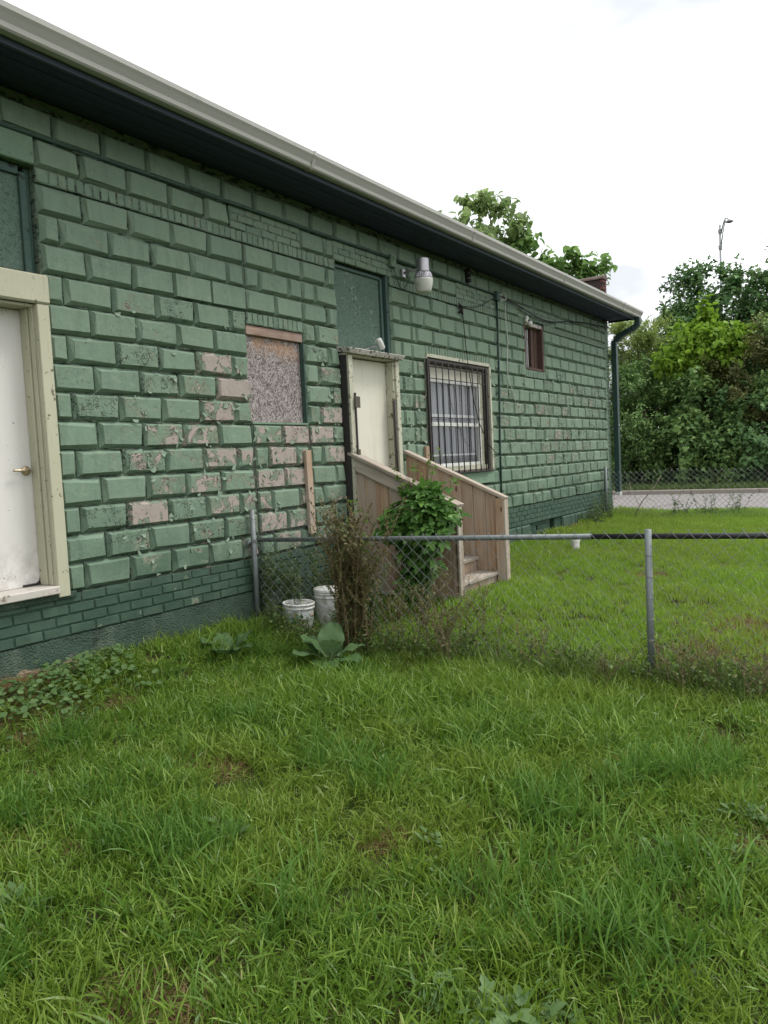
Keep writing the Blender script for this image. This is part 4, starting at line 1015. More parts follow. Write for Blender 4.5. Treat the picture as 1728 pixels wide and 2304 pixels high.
# ------------------------------------------------------------------ chain-link fences
def chain_link(name, x0, ya, yb, zbot, ztop, parent, w=.054, h=.052, r=.0019, bulge=.02):
    m = MB(); n = int(abs(yb - ya) / w); sg = -1 if yb < ya else 1
    for i in range(n):
        pts = []; y0 = ya + sg * i * w; zt = ztop(y0); zb = zbot(y0); k = int((zt - zb) / h)
        for j in range(k + 1):
            z = zt - j * h; s = (i + j) % 2
            y = y0 + sg * w * s + .004 * math.sin(j * 1.7 + i) + .035 * math.sin(z * 2 + y0 * .8) * (.0 if bulge == 0 else 1)
            x = x0 + bulge * math.sin(y0 * 1.9 + 1) * math.sin((z - zb) * 2.6) + (.0022 if (s == 0) else -.0022)
            pts.append((x, y, z))
        pts.insert(0, (x0, pts[0][1] + sg * (.012 if (i % 2) else -.012), pts[0][2] + .022))
        m.tube(pts, r, 4, cap=False)
    o = m.build(name, 'wire', parent, smooth=True); o['kind'] = 'stuff'; return o
def near_fence():
    t = empty('chain_link_fence', (1.5, -2.5, gz(1.5, -2.5)), 'grey chain link fence with pipe rail crossing the yard from the green wall', 'fence')
    def post(y, ztop, r):
        zb = gz(1.5, y) - .1
        p = MB().tube([(1.5, y, zb), (1.5, y, ztop)], r, 14).build('post', 'galvanised', t, smooth=True)
        return p
    p1 = post(-.045, .445, .024)
    MB().lathe([(.024, -.012), (.030, -.012), (.030, .012), (.024, .012)], (1.5, -.045, .165), 14).build('band', 'galvanised', p1)
    MB().tube([(1.47, -.04, .17), (1.455, -.02, .15), (1.445, -.01, .11)], .016, 8).build('rail_end', 'galvanised', p1, smooth=True)
    p2 = post(-3.527, .300, .0225)
    m = MB()
    for z in (.12, -.02, -.16, -.30, -.44): m.tube([(1.5 + .025 * math.cos(a), -3.527 + .025 * math.sin(a), z + .012 * math.sin(a * .5)) for a in np.linspace(2.2, 5.6, 9)], .002, 4)
    m.build('tie_wire', 'wire', p2)
    post(-6.4, .34, .0255)
    MB().tube([(1.540, -.02, .168), (1.540, -2.0, .214), (1.540, -3.14, .243)], .0195, 12).build('top_rail', 'galvanised', t, smooth=True)
    MB().tube([(1.540, -3.14, .243), (1.540, -4.3, .265), (1.540, -7.0, .31)], .0190, 12).build('black_rail', 'black_pipe', t, smooth=True)
    def zt(y): return (.166 + .0255 * -y) + .022 + .17 * float(sstep(-1.5, -.6, y))
    chain_link('wire_mesh', 1.478, -.09, -7.0, lambda y: gz(1.5, y) + .02, zt, t)
near_fence()
def far_fence():
    t = empty('chain_link_fence', (11.9, -3, gz(11.9, -3)), 'far rail-less chain link fence between the lawn and the road', 'fence')
    for y, zt in ((-.07, .485), (-3.9, .40), (-7.4, .40)):
        MB().tube([(11.6, y, gz(11.6, y) - .1), (11.6, y, zt)], .027, 12).build('post', 'galvanised', t, smooth=True)
    MB().tube([(11.56, -.012, -.50), (11.75, -.012, .44)], .008, 6).build('brace', 'black_iron', t)
    def zt(y): return .36 + .02 * math.sin(y * 3.1) + .03 * float(sstep(-1.2, 0, y)) - .012 * y * .3
    chain_link('wire_mesh', 11.62, -.02, -8.5, lambda y: gz(11.6, y) + .02, zt, t, r=.0036)
far_fence()

# ------------------------------------------------------------------ buckets, pipe stub
def bucket(x, y, z, label, lidded, rz):
    t = empty('bucket', (x, y, z), label, 'bucket', 'white plastic buckets behind the fence'); t.rotation_euler = (R(2), R(-2), rz); t.scale = (.92, .92, .95)
    outer = [(0, .0), (.130, .0), (.134, .004), (.148, .30), (.148, .305)]
    rim = [(.148, .300), (.157, .302), (.157, .318), (.151, .320), (.151, .335), (.159, .337), (.159, .352), (.150, .356)]
    inner = [(.146, .352), (.143, .30), (.130, .012), (0, .010)]
    def part(prof, nm, mt, sm=True):
        me = MB().lathe(prof, n=36).mesh(nm); me.materials.append(MATS[mt]); me.polygons.foreach_set('use_smooth', [True] * len(me.polygons))
        o = bpy.data.objects.new(nm, me); link(o); o.parent = t; return o
    part(outer, 'body', 'white_plastic' if lidded else 'bucket_print')
    if lidded:
        part(rim + [(.146, .356), (0, .356)], 'rim', 'white_plastic')
        part([(0, .357), (.158, .357), (.162, .362), (.162, .385), (.155, .392), (.140, .392), (.134, .402), (.06, .410), (0, .411)], 'lid', 'white_plastic')
    else:
        part(rim + inner, 'rim', 'white_plastic')
    hd = MB().tube([(.160 * math.cos(a), .160 * math.sin(a), .315 - .10 * math.sin(a) ** 2 * (1 if math.sin(a) > 0 else 0)) for a in np.linspace(0, math.pi, 14)], .002, 5)
    me = hd.mesh('handle'); me.materials.append(MATS['wire']); o = bpy.data.objects.new('handle', me); link(o); o.parent = t
bucket(1.68, -.36, gz(1.68, -.36) - .05, 'open white bucket with teal and orange printed label behind the fence', False, 1.0)
bucket(2.06, -.42, gz(2.06, -.42) - .01, 'lidded white bucket behind the open printed one', True, 2.0)
def pipe_stub():
    x, y = 7.05, -1.04; z = gz(x, y)
    t = empty('cleanout_pipe', (x, y, z), 'short white capped pipe standing in the far lawn', 'pipe')
    MB().lathe([(.0, -.05), (.058, -.05), (.058, .12), (0, .12)], (x, y, z), 24).build('pipe', 'white_plastic', t, smooth=False)
    cp = MB().lathe([(0, .121), (.066, .121), (.066, .165), (.060, .172), (0, .172)], (x, y, z), 24).build('cap', 'white_plastic', t)
    MB().box(x - .018, x + .018, y - .018, y + .018, z + .172, z + .195).build('nut', 'white_plastic', cp, bevel=.003)
pipe_stub()

# ------------------------------------------------------------------ street lamp far beyond the trees
def street_lamp():
    x, y = 45.0, 3.5
    t = empty('street_lamp', (x, y, -.5), 'tall grey street lamp with one arm rising above the roadside trees', 'street lamp')
    MB().tube([(x, y, -.5), (x, y, 6), (x, y, 13.25)], [.12, .09, .06], 12).build('pole', 'pole_metal', t, smooth=True)
    for z in (12.75, 11.85): MB().box(x - .10, x + .10, y - .10, y + .10, z, z + .26).build('collar', 'pole_metal', t, bevel=.03)
    MB().tube([(x, y - .05, 12.75), (x - .35, y - .25, 13.25), (x - .7, y - .42, 13.38), (x - .95, y - .56, 13.28), (x - 1.1, y - .64, 13.15)], .038, 8).build('arm', 'pole_metal', t, smooth=True)
    MB().tube([(x, y - .05, 12.05), (x - .35, y - .22, 12.75), (x - .65, y - .40, 13.3)], .035, 8).build('strut', 'pole_metal', t, smooth=True)
    MB().lathe([(0, .09), (.08, .08), (.19, .01), (.21, -.05), (.14, -.09), (0, -.10)], (x - 1.2, y - .70, 13.05), 18).build('lamp_head', 'pole_metal', t, smooth=True)
street_lamp()

# ------------------------------------------------------------------ trees and shrubs
def branch_tube(m, p0, p1, r0, r1, wob=.12, n=5, sides=6):
    p0, p1 = np.array(p0, float), np.array(p1, float); L = np.linalg.norm(p1 - p0); pts = []; rs = []
    for i in range(n + 1):
        t = i / n; q = p0 + (p1 - p0) * t + np.array([0, 0, .12 * L * math.sin(t * math.pi)]) * .4
        if 0 < i < n: q = q + RNG.normal(size=3) * wob * L * .25
        pts.append(tuple(q)); rs.append(r0 + (r1 - r0) * t)
    m.tube(pts, rs, sides, cap=False)
def tree(name, label, cat, base, height, blobs, mat, leaf='diamond', leaf_size=.10, per=260, spread=.42, ncl=60, trunk_r=.12, droop=.25, group=None, twig=.6, limb_to=14, shell=.55):
    """blobs: (x, y, z, rx, ry, rz) ellipsoids relative to the base that hold the leaf clumps"""
    t = empty(name, base, label, cat, group); base = np.array(base, float)
    C = []; wsum = sum(b[3] * b[4] * b[5] for b in blobs) ** 1.0
    for bl in blobs:
        k = max(5, int(ncl * bl[3] * bl[4] * bl[5] / wsum)); d = unit(k); rad = shell + (1 - shell) * RNG.random((k, 1)) ** .7
        rad *= 1 + .16 * RNG.normal(size=(k, 1))
        C.append(base + np.array(bl[:3]) + d * rad * np.array(bl[3:6]))
    C = np.concatenate(C); mid = base + np.mean([b[:3] for b in blobs], axis=0)
    C = C[C[:, 2] > base[2] + .1]
    P, D, N, S, Rn = [], [], [], [], []
    for c in C:
        k = max(8, int(per * RNG.uniform(.55, 1.3))); sp = spread * RNG.uniform(.6, 1.25)
        out = c - mid; out = out / (np.linalg.norm(out) + 1e-6)
        # twigs fan out from the clump centre: leaves sit along them
        nt = 7; tw = unit(nt) * .8 + out * .7 + np.array([0, 0, .25]); tw /= np.linalg.norm(tw, axis=1, keepdims=True)
        which = RNG.integers(0, nt, k); s = RNG.random(k) ** .7 * sp * 1.5
        p = c + tw[which] * s[:, None] + RNG.normal(size=(k, 3)) * sp * .20
        d = tw[which] * twig + unit(k) * .8; d[:, 2] -= droop
        nn = unit(k) * .55 + np.array([0, 0, 1.0]) + out * .35
        P.append(p); D.append(d); N.append(nn); S.append(leaf_size * RNG.uniform(.6, 1.25, k)); Rn.append(np.clip(RNG.normal(.45, .22, k) + RNG.normal(0, .14), 0, 1))
    obj_np('crown', leaves_mesh('crown', leaf, np.concatenate(P), np.concatenate(D), np.concatenate(N), np.concatenate(S), mat, np.concatenate(Rn)), t)
    m = MB(); topz = base[2] + height * .72
    tp = [(base[0], base[1], base[2] - .2), (base[0] + .05, base[1] - .04, base[2] + height * .25), (mid[0] * .4 + base[0] * .6, mid[1] * .4 + base[1] * .6, base[2] + height * .5), (mid[0], mid[1], topz)]
    m.tube(tp, [trunk_r * 1.3, trunk_r, trunk_r * .7, trunk_r * .25], 9)
    for c in C[RNG.permutation(len(C))[:limb_to]]:
        f = np.clip((c[2] - base[2]) / height * .7, .12, .68); s = np.array(tp[1]) + (np.array(tp[3]) - np.array(tp[1])) * f
        branch_tube(m, s, c, trunk_r * .35, .012)
    m.build('trunk', 'bark', t, smooth=True)
    return t
TG = 'trees and shrubs along the far side of the road'
tree('catalpa_tree', 'tall catalpa tree with hanging pods rising behind the roof', 'tree', (21.7, 7.25, -.5), 10.6,
     [(.0, .05, 9.6, .85, .85, .75), (-.55, .9, 9.15, .75, .75, .75), (.5, -.75, 9.1, .8, .8, .8), (.75, -1.15, 8.6, .5, .55, .75), (.0, .0, 8.4, 1.3, 1.3, .9), (.1, .0, 6.6, 1.8, 1.8, 1.6)], 'catalpa', 'heart', .22, 70, .42, 112, .17, .9, TG, .35, 18, .3)
tree('catalpa_tree', 'smaller deep green catalpa tree showing above the gutter by the brick parapet', 'tree', (22.0, 5.0, -.5), 8.7,
     [(-.25, .45, 8.0, .62, .62, .50), (.2, -.3, 7.65, .62, .62, .5), (.62, -.95, 7.35, .42, .48, .32), (.1, .0, 7.0, .95, .95, .7), (.0, .0, 5.6, 1.3, 1.4, 1.2)], 'catalpa_deep', 'heart', .24, 54, .34, 84, .12, .8, TG, .35, 12, .3)
# catalpa pods
def pods():
    par_ = bpy.data.objects['catalpa_tree']; m = MB()
    for _ in range(70):
        x = 21.75 + random.uniform(-.7, .7); y = 7.1 + random.uniform(-.9, .8); z = random.uniform(7.4, 8.6); L = random.uniform(.3, .5)
        m.tube([(x, y, z), (x + random.gauss(0, .03), y + random.gauss(0, .03), z - L * .5), (x + random.gauss(0, .05), y + random.gauss(0, .05), z - L)], .009, 4)
    o = m.build('pods', 'feather', par_); o['kind'] = 'stuff'
pods()
tree('lime_tree', 'bright yellow-green young tree standing out in front of the dark hedge', 'tree', (24.0, .35, -.5), 6.1,
     [(.2, .1, 5.45, .42, .42, .55), (.1, .05, 4.7, .75, .75, .6), (.0, .45, 4.25, .75, .8, .55), (.1, -.55, 4.6, .7, .65, .45), (.2, -1.0, 4.75, .45, .45, .3)], 'lime', 'heart', .19, 52, .34, 72, .08, .7, TG, .35, 12, .35)
tree('feathery_tree', 'pale thin-leaved tree with gaps of sky beside the downspout', 'tree', (25.5, 3.1, -.5), 6.0,
     [(.0, .1, 5.5, .9, 1.1, .30), (-.1, -.3, 5.0, .9, 1.15, .28), (.1, .5, 4.6, .9, 1.1, .28), (.0, -.2, 4.2, .8, 1.0, .25)], 'feather', 'narrow', .19, 120, .34, 60, .06, .1, TG, .9, 8, .2)
dark = [
    ('dark_tree', 'dark tall tree under the street lamp behind the lime green one', (28.6, .9, -.5), 8.2, [(0, .0, 7.2, .8, .8, .8), (.2, .9, 6.5, .9, .8, 1.0), (.1, -.7, 6.5, 1.0, 1.0, .9), (.2, .2, 4.8, 1.7, 2.0, 1.5)], 'dark_leaf', 'lobed', .16, 150, .5, 120),
    ('dark_tree', 'dark tall tree at the right edge of the roadside growth', (28.8, -1.5, -.5), 8.6, [(.1, .0, 7.3, .9, .8, .9), (.2, .7, 6.0, 1.0, .8, .9), (.1, -.9, 6.6, 1.2, 1.2, 1.2), (0, .2, 4.5, 1.7, 1.8, 1.6)], 'dark_leaf', 'lobed', .16, 150, .5, 120),
    ('dark_tree', 'slim dark tree between the pale thin-leaved tree and the lime green one', (28.2, 2.3, -.5), 7.0, [(.0, -.2, 6.3, .75, .6, .8), (.1, .0, 5.1, 1.1, 1.2, .9), (.1, .6, 4.4, 1.1, 1.2, .8), (.1, .2, 3.5, 1.3, 1.5, 1.0)], 'mid_leaf', 'diamond', .15, 170, .46, 90),
    ('roadside_shrub', 'mid green shrub mass nearest the downspout', (24.2, 4.0, -.5), 4.3, [(0, .0, 3.2, 1.0, 1.1, .9), (-.1, .3, 1.8, 1.3, 1.3, 1.2), (-.3, -.3, .8, 1.2, 1.2, .8)], 'mid_leaf', 'narrow', .15, 190, .42, 72),
    ('roadside_shrub', 'dense green shrub below the pale thin-leaved tree', (23.9, 2.3, -.5), 4.4, [(.1, .0, 3.3, 1.1, 1.0, .9), (-.2, .1, 2.1, 1.3, 1.3, 1.2), (-.3, .1, .9, 1.2, 1.3, .8)], 'mid_leaf', 'diamond', .12, 210, .42, 76),
    ('roadside_shrub', 'leafy green shrub under the lime green tree', (23.7, .6, -.5), 3.3, [(-.1, .1, 2.0, 1.1, 1.2, .9), (-.4, .0, 1.0, 1.2, 1.4, .8), (.2, 0, 2.8, 1.0, 1.1, .6)], 'mid_leaf', 'lobed', .14, 150, .42, 70),
    ('roadside_shrub', 'reddish brown tinged shrub right of the lime green tree', (24.2, -.9, -.5), 4.9, [(.0, .1, 3.7, .9, 1.2, .9), (-.1, .4, 2.7, 1.0, 1.3, .7), (.1, -.4, 4.3, .8, .8, .6)], 'brown_leaf', 'diamond', .11, 210, .42, 66),
    ('roadside_shrub', 'dark green shrub beneath the reddish brown one', (23.8, -1.3, -.5), 2.9, [(0, .2, 1.8, 1.2, 1.2, .9), (-.2, -.2, 1.0, 1.2, 1.4, .8)], 'dark_leaf', 'lobed', .14, 150, .42, 60),
    ('roadside_shrub', 'tall olive shrub at the right edge over the road', (24.6, -2.6, -.5), 6.0, [(0, .1, 4.6, 1.1, 1.1, 1.1), (-.1, .2, 3.0, 1.3, 1.2, 1.2), (-.3, 0, 1.4, 1.3, 1.4, 1.1)], 'mid_leaf', 'diamond', .12, 190, .45, 76),
    ('roadside_shrub', 'dark shrub filling the gap behind the roadside growth', (26.6, .5, -.5), 5.0, [(0, .0, 3.4, 1.2, 2.2, 1.2), (0, 1.6, 2.4, 1.2, 1.8, 1.6), (0, -1.6, 2.4, 1.2, 1.8, 1.6), (0, 0, 1.2, 1.2, 3.2, 1.0)], 'dark_leaf', 'diamond', .17, 240, .6, 150),
    ('roadside_shrub', 'dark shrub hidden low behind the downspout', (26.4, 5.2, -.5), 4.6, [(0, .0, 3.0, 1.2, 1.6, 1.2), (0, -1.0, 1.6, 1.2, 1.8, 1.3)], 'dark_leaf', 'diamond', .15, 190, .6, 60),
]
for nm, lb, base, h, bl, mt, lf, ls, per, sp, nc in dark:
    tree(nm, lb, 'tree' if 'tree' in nm else 'shrub', base, h, bl, mt, lf, ls, per, sp, nc, .09, .35, TG, .6, 12)

# ------------------------------------------------------------------ weeds
def weed(name, label, cat, base, height, nst, spread, leaf, lsize, per_stem, mat, stem_mat, group=None, lean=.25, lo=.1, up=.5, rr=.0035, side=0):
    t = empty(name, base, label, cat, group); b0 = np.array(base, float); m = MB(); P, D, N, S = [], [], [], []
    for k in range(nst):
        h = height * random.uniform(.55, 1.0); a = random.uniform(0, 6.28); s = spread * random.random() ** .6
        p0 = b0 + np.array([math.cos(a) * s, math.sin(a) * s, -.02]); ln = np.array([random.gauss(0, lean), random.gauss(0, lean), 0]) * h
        pts = [p0 + np.array([0, 0, 1]) * h * q + ln * q * q for q in (0, .25, .5, .75, 1)]
        m.tube([tuple(q) for q in pts], [rr, rr * .9, rr * .8, rr * .6, rr * .3], 5, cap=False)
        segs = [(p0, ln, h)]
        for _ in range(side):
            q = random.uniform(.35, .9); o = p0 + np.array([0, 0, 1]) * h * q + ln * q * q; a2 = random.uniform(0, 6.28); L = h * random.uniform(.12, .28)
            e = o + np.array([math.cos(a2) * .6, math.sin(a2) * .6, .8]) * L; m.tube([tuple(o), tuple(e)], [rr * .6, rr * .25], 4, cap=False)
            for f in np.linspace(.2, 1, max(3, per_stem // 8)):
                P.append(o + (e - o) * f); D.append([random.gauss(0, .7), random.gauss(0, .7), up]); N.append([random.gauss(0, .4), random.gauss(0, .4), 1]); S.append(lsize * random.uniform(.45, .9))
        for _ in range(per_stem):
            q = lo + (1 - lo) * random.random(); p = p0 + np.array([0, 0, 1]) * h * q + ln * q * q; a2 = random.uniform(0, 6.28)
            P.append(p); D.append([math.cos(a2), math.sin(a2), up * random.uniform(.2, 1.2)]); N.append([random.gauss(0, .4), random.gauss(0, .4), 1]); S.append(lsize * random.uniform(.5, 1.1) * (1.15 - .5 * q))
    m.build('stems', stem_mat, t, smooth=True)
    obj_np('leaves', leaves_mesh('leaves', leaf, np.array(P), np.array(D, float), np.array(N, float), np.array(S), mat), t)['kind'] = 'stuff'
    return t
def clone(src, loc, label, rz, sc):
    c = src.copy(); COL.objects.link(c); c.location = loc; c.rotation_euler = (0, 0, rz); c.scale = (sc, sc, sc); c['label'] = label
    for ch in [o for o in bpy.data.objects if o.parent == src]:
        d = ch.copy(); COL.objects.link(d); d.parent = c; d.matrix_parent_inverse = ch.matrix_parent_inverse
    return c
weed('dried_weed', 'tall bushy brown weed growing through the fence right of the buckets', 'weed', (1.36, -1.19, gz(1.36, -1.19)), 1.34, 26, .16, 'diamond', .040, 120, 'weed_brown', 'dry_stem', lean=.10, lo=.05, up=.7, rr=.005, side=10)
weed('dried_weed', 'shorter brown weed between the tall brown weed and the steps', 'weed', (1.62, -1.62, gz(1.62, -1.62)), .72, 16, .25, 'diamond', .034, 60, 'weed_brown', 'dry_stem', lean=.25, lo=.05, up=.6, side=6)
weed('dried_weed', 'sprawling brown-green weed on the fence in front of the steps', 'weed', (1.60, -2.15, gz(1.6, -2.15)), .66, 18, .34, 'diamond', .032, 55, 'weed_brown', 'dry_stem', lean=.30, lo=.05, up=.6, side=6)
g1 = weed('green_weed', 'thin green weed behind the fence next to the wall post', 'weed', (1.75, -.22, gz(1.75, -.22)), .95, 7, .13, 'narrow', .072, 95, 'weed_green', 'green_stem', 'thin green weeds behind the fence by the buckets', .10, .06, .5, .003, 4)
g2 = weed('green_weed', 'thin green weed directly behind the open bucket', 'weed', (2.05, -.62, gz(2.05, -.62)), .80, 7, .14, 'narrow', .068, 95, 'weed_green', 'green_stem', 'thin green weeds behind the fence by the buckets', .12, .06, .5, .003, 4)
for i, (src, x, y, sc, lb) in enumerate(((g1, 1.62, -.10, 1.05, 'thin green weed closest to the galvanised wall post'), (g2, 2.15, -.28, 1.15, 'thin green weed against the wall under the upright timber'), (g1, 2.05, -.88, .95, 'thin green weed right of the lidded bucket'),
                                         (g2, 1.66, -.92, .75, 'low green weed between the buckets and the tall brown weed'), (g1, 2.5, -.35, 1.0, 'thin green weed at the wall between the upright timber and the steps'), (g2, 1.40, -.30, .45, 'low green weed in front of the open bucket by the post'))):
    clone(src, (x, y, gz(x, y)), lb, i * 1.3 + .4, sc)
for (x, y, h, n, lb) in ((1.42, -3.78, .42, 16, 'brown seed-head weed just right of the fence post'), (1.40, -4.12, .40, 14, 'brown seed-head weed at the right edge of the fence'), (1.36, -3.30, .26, 10, 'low brown weed left of the fence post'), (1.58, -2.75, .40, 12, 'thin brown weed midway along the fence')):
    weed('dried_weed', lb, 'weed', (x, y, gz(x, y)), h, n, .20, 'diamond', .026, 16, 'weed_brown', 'dry_stem', None, .28, .3, .5, .0028, 5)
for (x, y, h, lb) in ((12.0, -1.35, .55, 'leafy weed at the far fence, left one of three'), (12.0, -1.85, .62, 'leafy weed at the far fence, middle one of three'), (12.05, -2.35, .50, 'leafy weed at the far fence, right one of three')):
    weed('fence_weed', lb, 'weed', (x, y, gz(x, y)), h, 8, .2, 'diamond', .07, 26, 'weed_green', 'green_stem', None, .25, .1, .5)
for (x, y, h, lb) in ((10.9, -.22, .62, 'green weed against the wall beside the far fence post'), (10.2, -.22, .35, 'low green weed at the foot of the far wall')):
    weed('wall_weed', lb, 'weed', (x, y, gz(x, y)), h, 16, .22, 'narrow', .09, 40, 'weed_green', 'green_stem', None, .22, .05, .5)
def twig():
    t = empty('dead_branch', (11.75, -.75, gz(11.7, -.75)), 'pale bare branch leaning on the far fence beside the downspout', 'branch')
    m = MB(); m.tube([(11.75, -.55, -.52), (11.72, -.75, -.20), (11.68, -1.02, .12), (11.66, -1.12, .28)], [.012, .010, .007, .003], 6)
    m.tube([(11.73, -.68, -.30), (11.71, -.52, .0), (11.70, -.50, .18)], [.007, .005, .002], 5)
    m.tube([(11.71, -.80, -.15), (11.7, -.98, -.22), (11.7, -1.0, -.30)], [.006, .004, .002], 5)
    m.tube([(11.73, -.60, -.42), (11.72, -.85, -.40), (11.72, -.98, -.28)], [.006, .005, .002], 5)
    m.build('stem', 'pale_twig', t, smooth=True)
twig()

def leaf_parts(t, shape, P, D, N, S, mat, shades=4):
    T, F = LEAF[shape]; ms = []
    for k in range(shades):
        me = mesh_np('leaf', np.array(T), np.array(F), mat, {'rnd': ('FLOAT', np.full(len(T), (k + .5) / shades))}); ms.append(me)
    for p, d, n, sz in zip(P, D, N, S):
        d = Vector(d).normalized(); n = Vector(n); n = (n - d * n.dot(d)).normalized(); x = d.cross(n)
        o = bpy.data.objects.new('leaf', random.choice(ms)); link(o); fix_parent(o, t)
        m4 = Matrix((x * sz, d * sz, n * sz)).transposed().to_4x4(); m4.translation = Vector(p); o.matrix_basis = m4
def vine():
    base = (2.62, -1.12, gz(2.6, -1.1)); t = empty('vine_bush', base, 'dense dark green vine bush climbing over the near side of the steps', 'vine')
    b0 = np.array(base); P, D, N, S, Rn = [], [], [], [], []
    blobs = [(.05, .02, .98, .20, .26, .20), (.0, .0, .66, .16, .20, .26), (.06, -.22, .98, .14, .18, .14), (.0, .30, .84, .13, .17, .13), (.14, -.02, 1.14, .16, .17, .11), (-.10, -.16, .80, .12, .16, .14), (.02, .08, .32, .12, .15, .16)]
    m = MB()
    for bl in blobs:
        k = int(260 * (bl[3] * bl[4] * bl[5]) ** .5 * 9); k = min(k, 330)
        d = unit(k); p = b0 + np.array(bl[:3]) + d * np.array(bl[3:]) * (.5 + .62 * RNG.random((k, 1)))
        P.append(p); D.append(d * .5 + unit(k) * .5 + np.array([-.2, -.1, -.35])); N.append(d + np.array([-.35, -.2, .7]) + unit(k) * .35); S.append(RNG.uniform(.05, .12, k)); Rn.append(np.clip(RNG.normal(.45, .25, k), 0, 1))
        for _ in range(5): q = p[RNG.integers(k)]; branch_tube(m, b0, q, .008, .003)
    m.build('stems', 'green_stem', t, smooth=True)
    P, D, N, S, Rn = map(np.concatenate, (P, D, N, S, Rn)); ok = ~((P[:, 0] > 3.04) & (P[:, 2] < .3))
    P, D, N, S, Rn = P[ok], D[ok], N[ok], S[ok], Rn[ok]
    near = np.argsort(np.linalg.norm(P - np.array(CAM), axis=1) - 2.0 * S); a_, b_ = near[:200], near[200:]
    leaf_parts(t, 'lobed', P[a_], D[a_], N[a_], S[a_], 'vine_leaf')
    obj_np('leaves', leaves_mesh('leaves', 'lobed', P[b_], D[b_], N[b_], S[b_], 'vine_leaf', Rn[b_]), t)['kind'] = 'stuff'
    m = MB(); P, D, N, S = [], [], [], []
    for (p0, p1) in (((2.95, -.85, .50), (3.25, -.75, .80)), ((3.0, -1.0, .45), (3.35, -.95, .86)), ((3.0, -1.1, .45), (3.45, -1.12, .62)), ((2.95, -.75, .45), (3.05, -.60, .74)), ((3.1, -.9, .5), (3.5, -.85, .95)), ((2.6, -.6, .2), (2.55, -.35, .45)), ((2.4, -.75, -.1), (2.3, -.5, .25))):
        p0, p1 = np.array(p0), np.array(p1); m.tube([tuple(p0), tuple((p0 + p1) / 2 + np.array([0, 0, .05])), tuple(p1)], [.004, .003, .002], 5)
        for f in np.linspace(.05, 1, 13):
            P.append(p0 + (p1 - p0) * f + RNG.normal(size=3) * .03); D.append(RNG.normal(size=3) * .6 + np.array([-.2, 0, .1])); N.append(np.array([-.3, -.2, 1]) + RNG.normal(size=3) * .3); S.append(RNG.uniform(.035, .075))
    m.build('tendrils', 'green_stem', t, smooth=True)
    leaf_parts(t, 'lobed', P, D, N, S, 'vine_sprig')
vine()

def big_leaf(L, W, bend, wave):
    V, F = [], []; n, k = 9, 4
    for i in range(n + 1):
        t = i / n; w = W * (math.sin(math.pi * min(1, t ** .85)) ** .5) * (1.0 if t < 1 else 0) + (.0 if i else .004)
        for j in range(-k, k + 1):
            s = j / k; V.append((s * w + .004 * math.sin(i * 2.3 + j), L * t - .05 * L * (abs(s) ** 2) * (1 if t < .3 else 0), bend * math.sin(t * 1.6) * L * (1 - .9 * t) + wave * math.sin(i * 1.3 + j * 1.1) * abs(s) + .10 * abs(s) * w))
    m = 2 * k + 1
    for i in range(n):
        for j in range(m - 1): F.append((i * m + j, i * m + j + 1, (i + 1) * m + j + 1, (i + 1) * m + j))
    return np.array(V), np.array(F)
def burdock(base, label, leaves):
    t = empty('burdock_plant', base, label, 'plant', 'broad-leaved burdock plants at the fence line')
    for (az, el, L, W, dz) in leaves:
        V, F = big_leaf(L, W, .28, .012)
        d = np.array([math.cos(az) * math.cos(el), math.sin(az) * math.cos(el), math.sin(el)]); n = np.array([0, 0, 1.]) - d * d[2]; n /= np.linalg.norm(n); x = np.cross(d, n)
        o = np.array([math.cos(az), math.sin(az), 0]) * .07 + np.array([0, 0, dz])
        me = mesh_np('leaf', V @ np.stack([x, d, n]) + o, F, 'dock_leaf', {'rnd': ('FLOAT', np.full(len(V), random.random()))}, True)
        lf = bpy.data.objects.new('leaf', me); link(lf); lf.parent = t
        st = MB().tube([(0, 0, -.02), tuple(o * .6 + np.array([0, 0, .02])), tuple(o)], .005, 5).mesh('stalk'); st.materials.append(MATS['green_stem']); s = bpy.data.objects.new('stalk', st); link(s); s.parent = t
burdock((.98, -1.25, gz(.98, -1.25)), 'large burdock with broad leaves at the foot of the tall brown weed',
        [(2.7, .25, .25, .10, .10), (-2.6, .0, .26, .105, .08), (-1.7, .05, .26, .10, .08), (2.2, .65, .20, .085, .15), (.5, 1.05, .29, .105, .08), (-.9, .30, .22, .085, .10), (1.5, .45, .22, .09, .12), (-2.4, .7, .19, .08, .15), (.3, .6, .2, .08, .12)])
burdock((.72, -.42, gz(.7, -.4)), 'small burdock by the wall left of the fence post', [(-2.6, .35, .22, .09, .07), (-1.5, .3, .20, .085, .07), (2.4, .6, .18, .08, .09), (-.5, .7, .2, .08, .08), (1.0, .6, .18, .08, .08)])

# low leafy patch by the wall at the left
def ground_cover():
    n = 800; x = RNG.uniform(-1.9, -.05, n); y = -.10 - np.abs(RNG.normal(0, .20, n)) - .10 * (x < -.7); 
    P = np.stack([x, y, ground_z(x, y) + RNG.uniform(.05, .13, n)], 1)
    D = unit(n); D[:, 2] *= .3; N = np.array([-.25, -.3, 1]) + unit(n) * .35
    o = obj_np('ground_cover', leaves_mesh('ground_cover', 'round', P, D, N, RNG.uniform(.022, .046, n), 'ground_leaf'))
    tag(o, 'patch of low round-leaved plants on the ground beside the left doorway', 'ground cover', kind='stuff')
ground_cover()

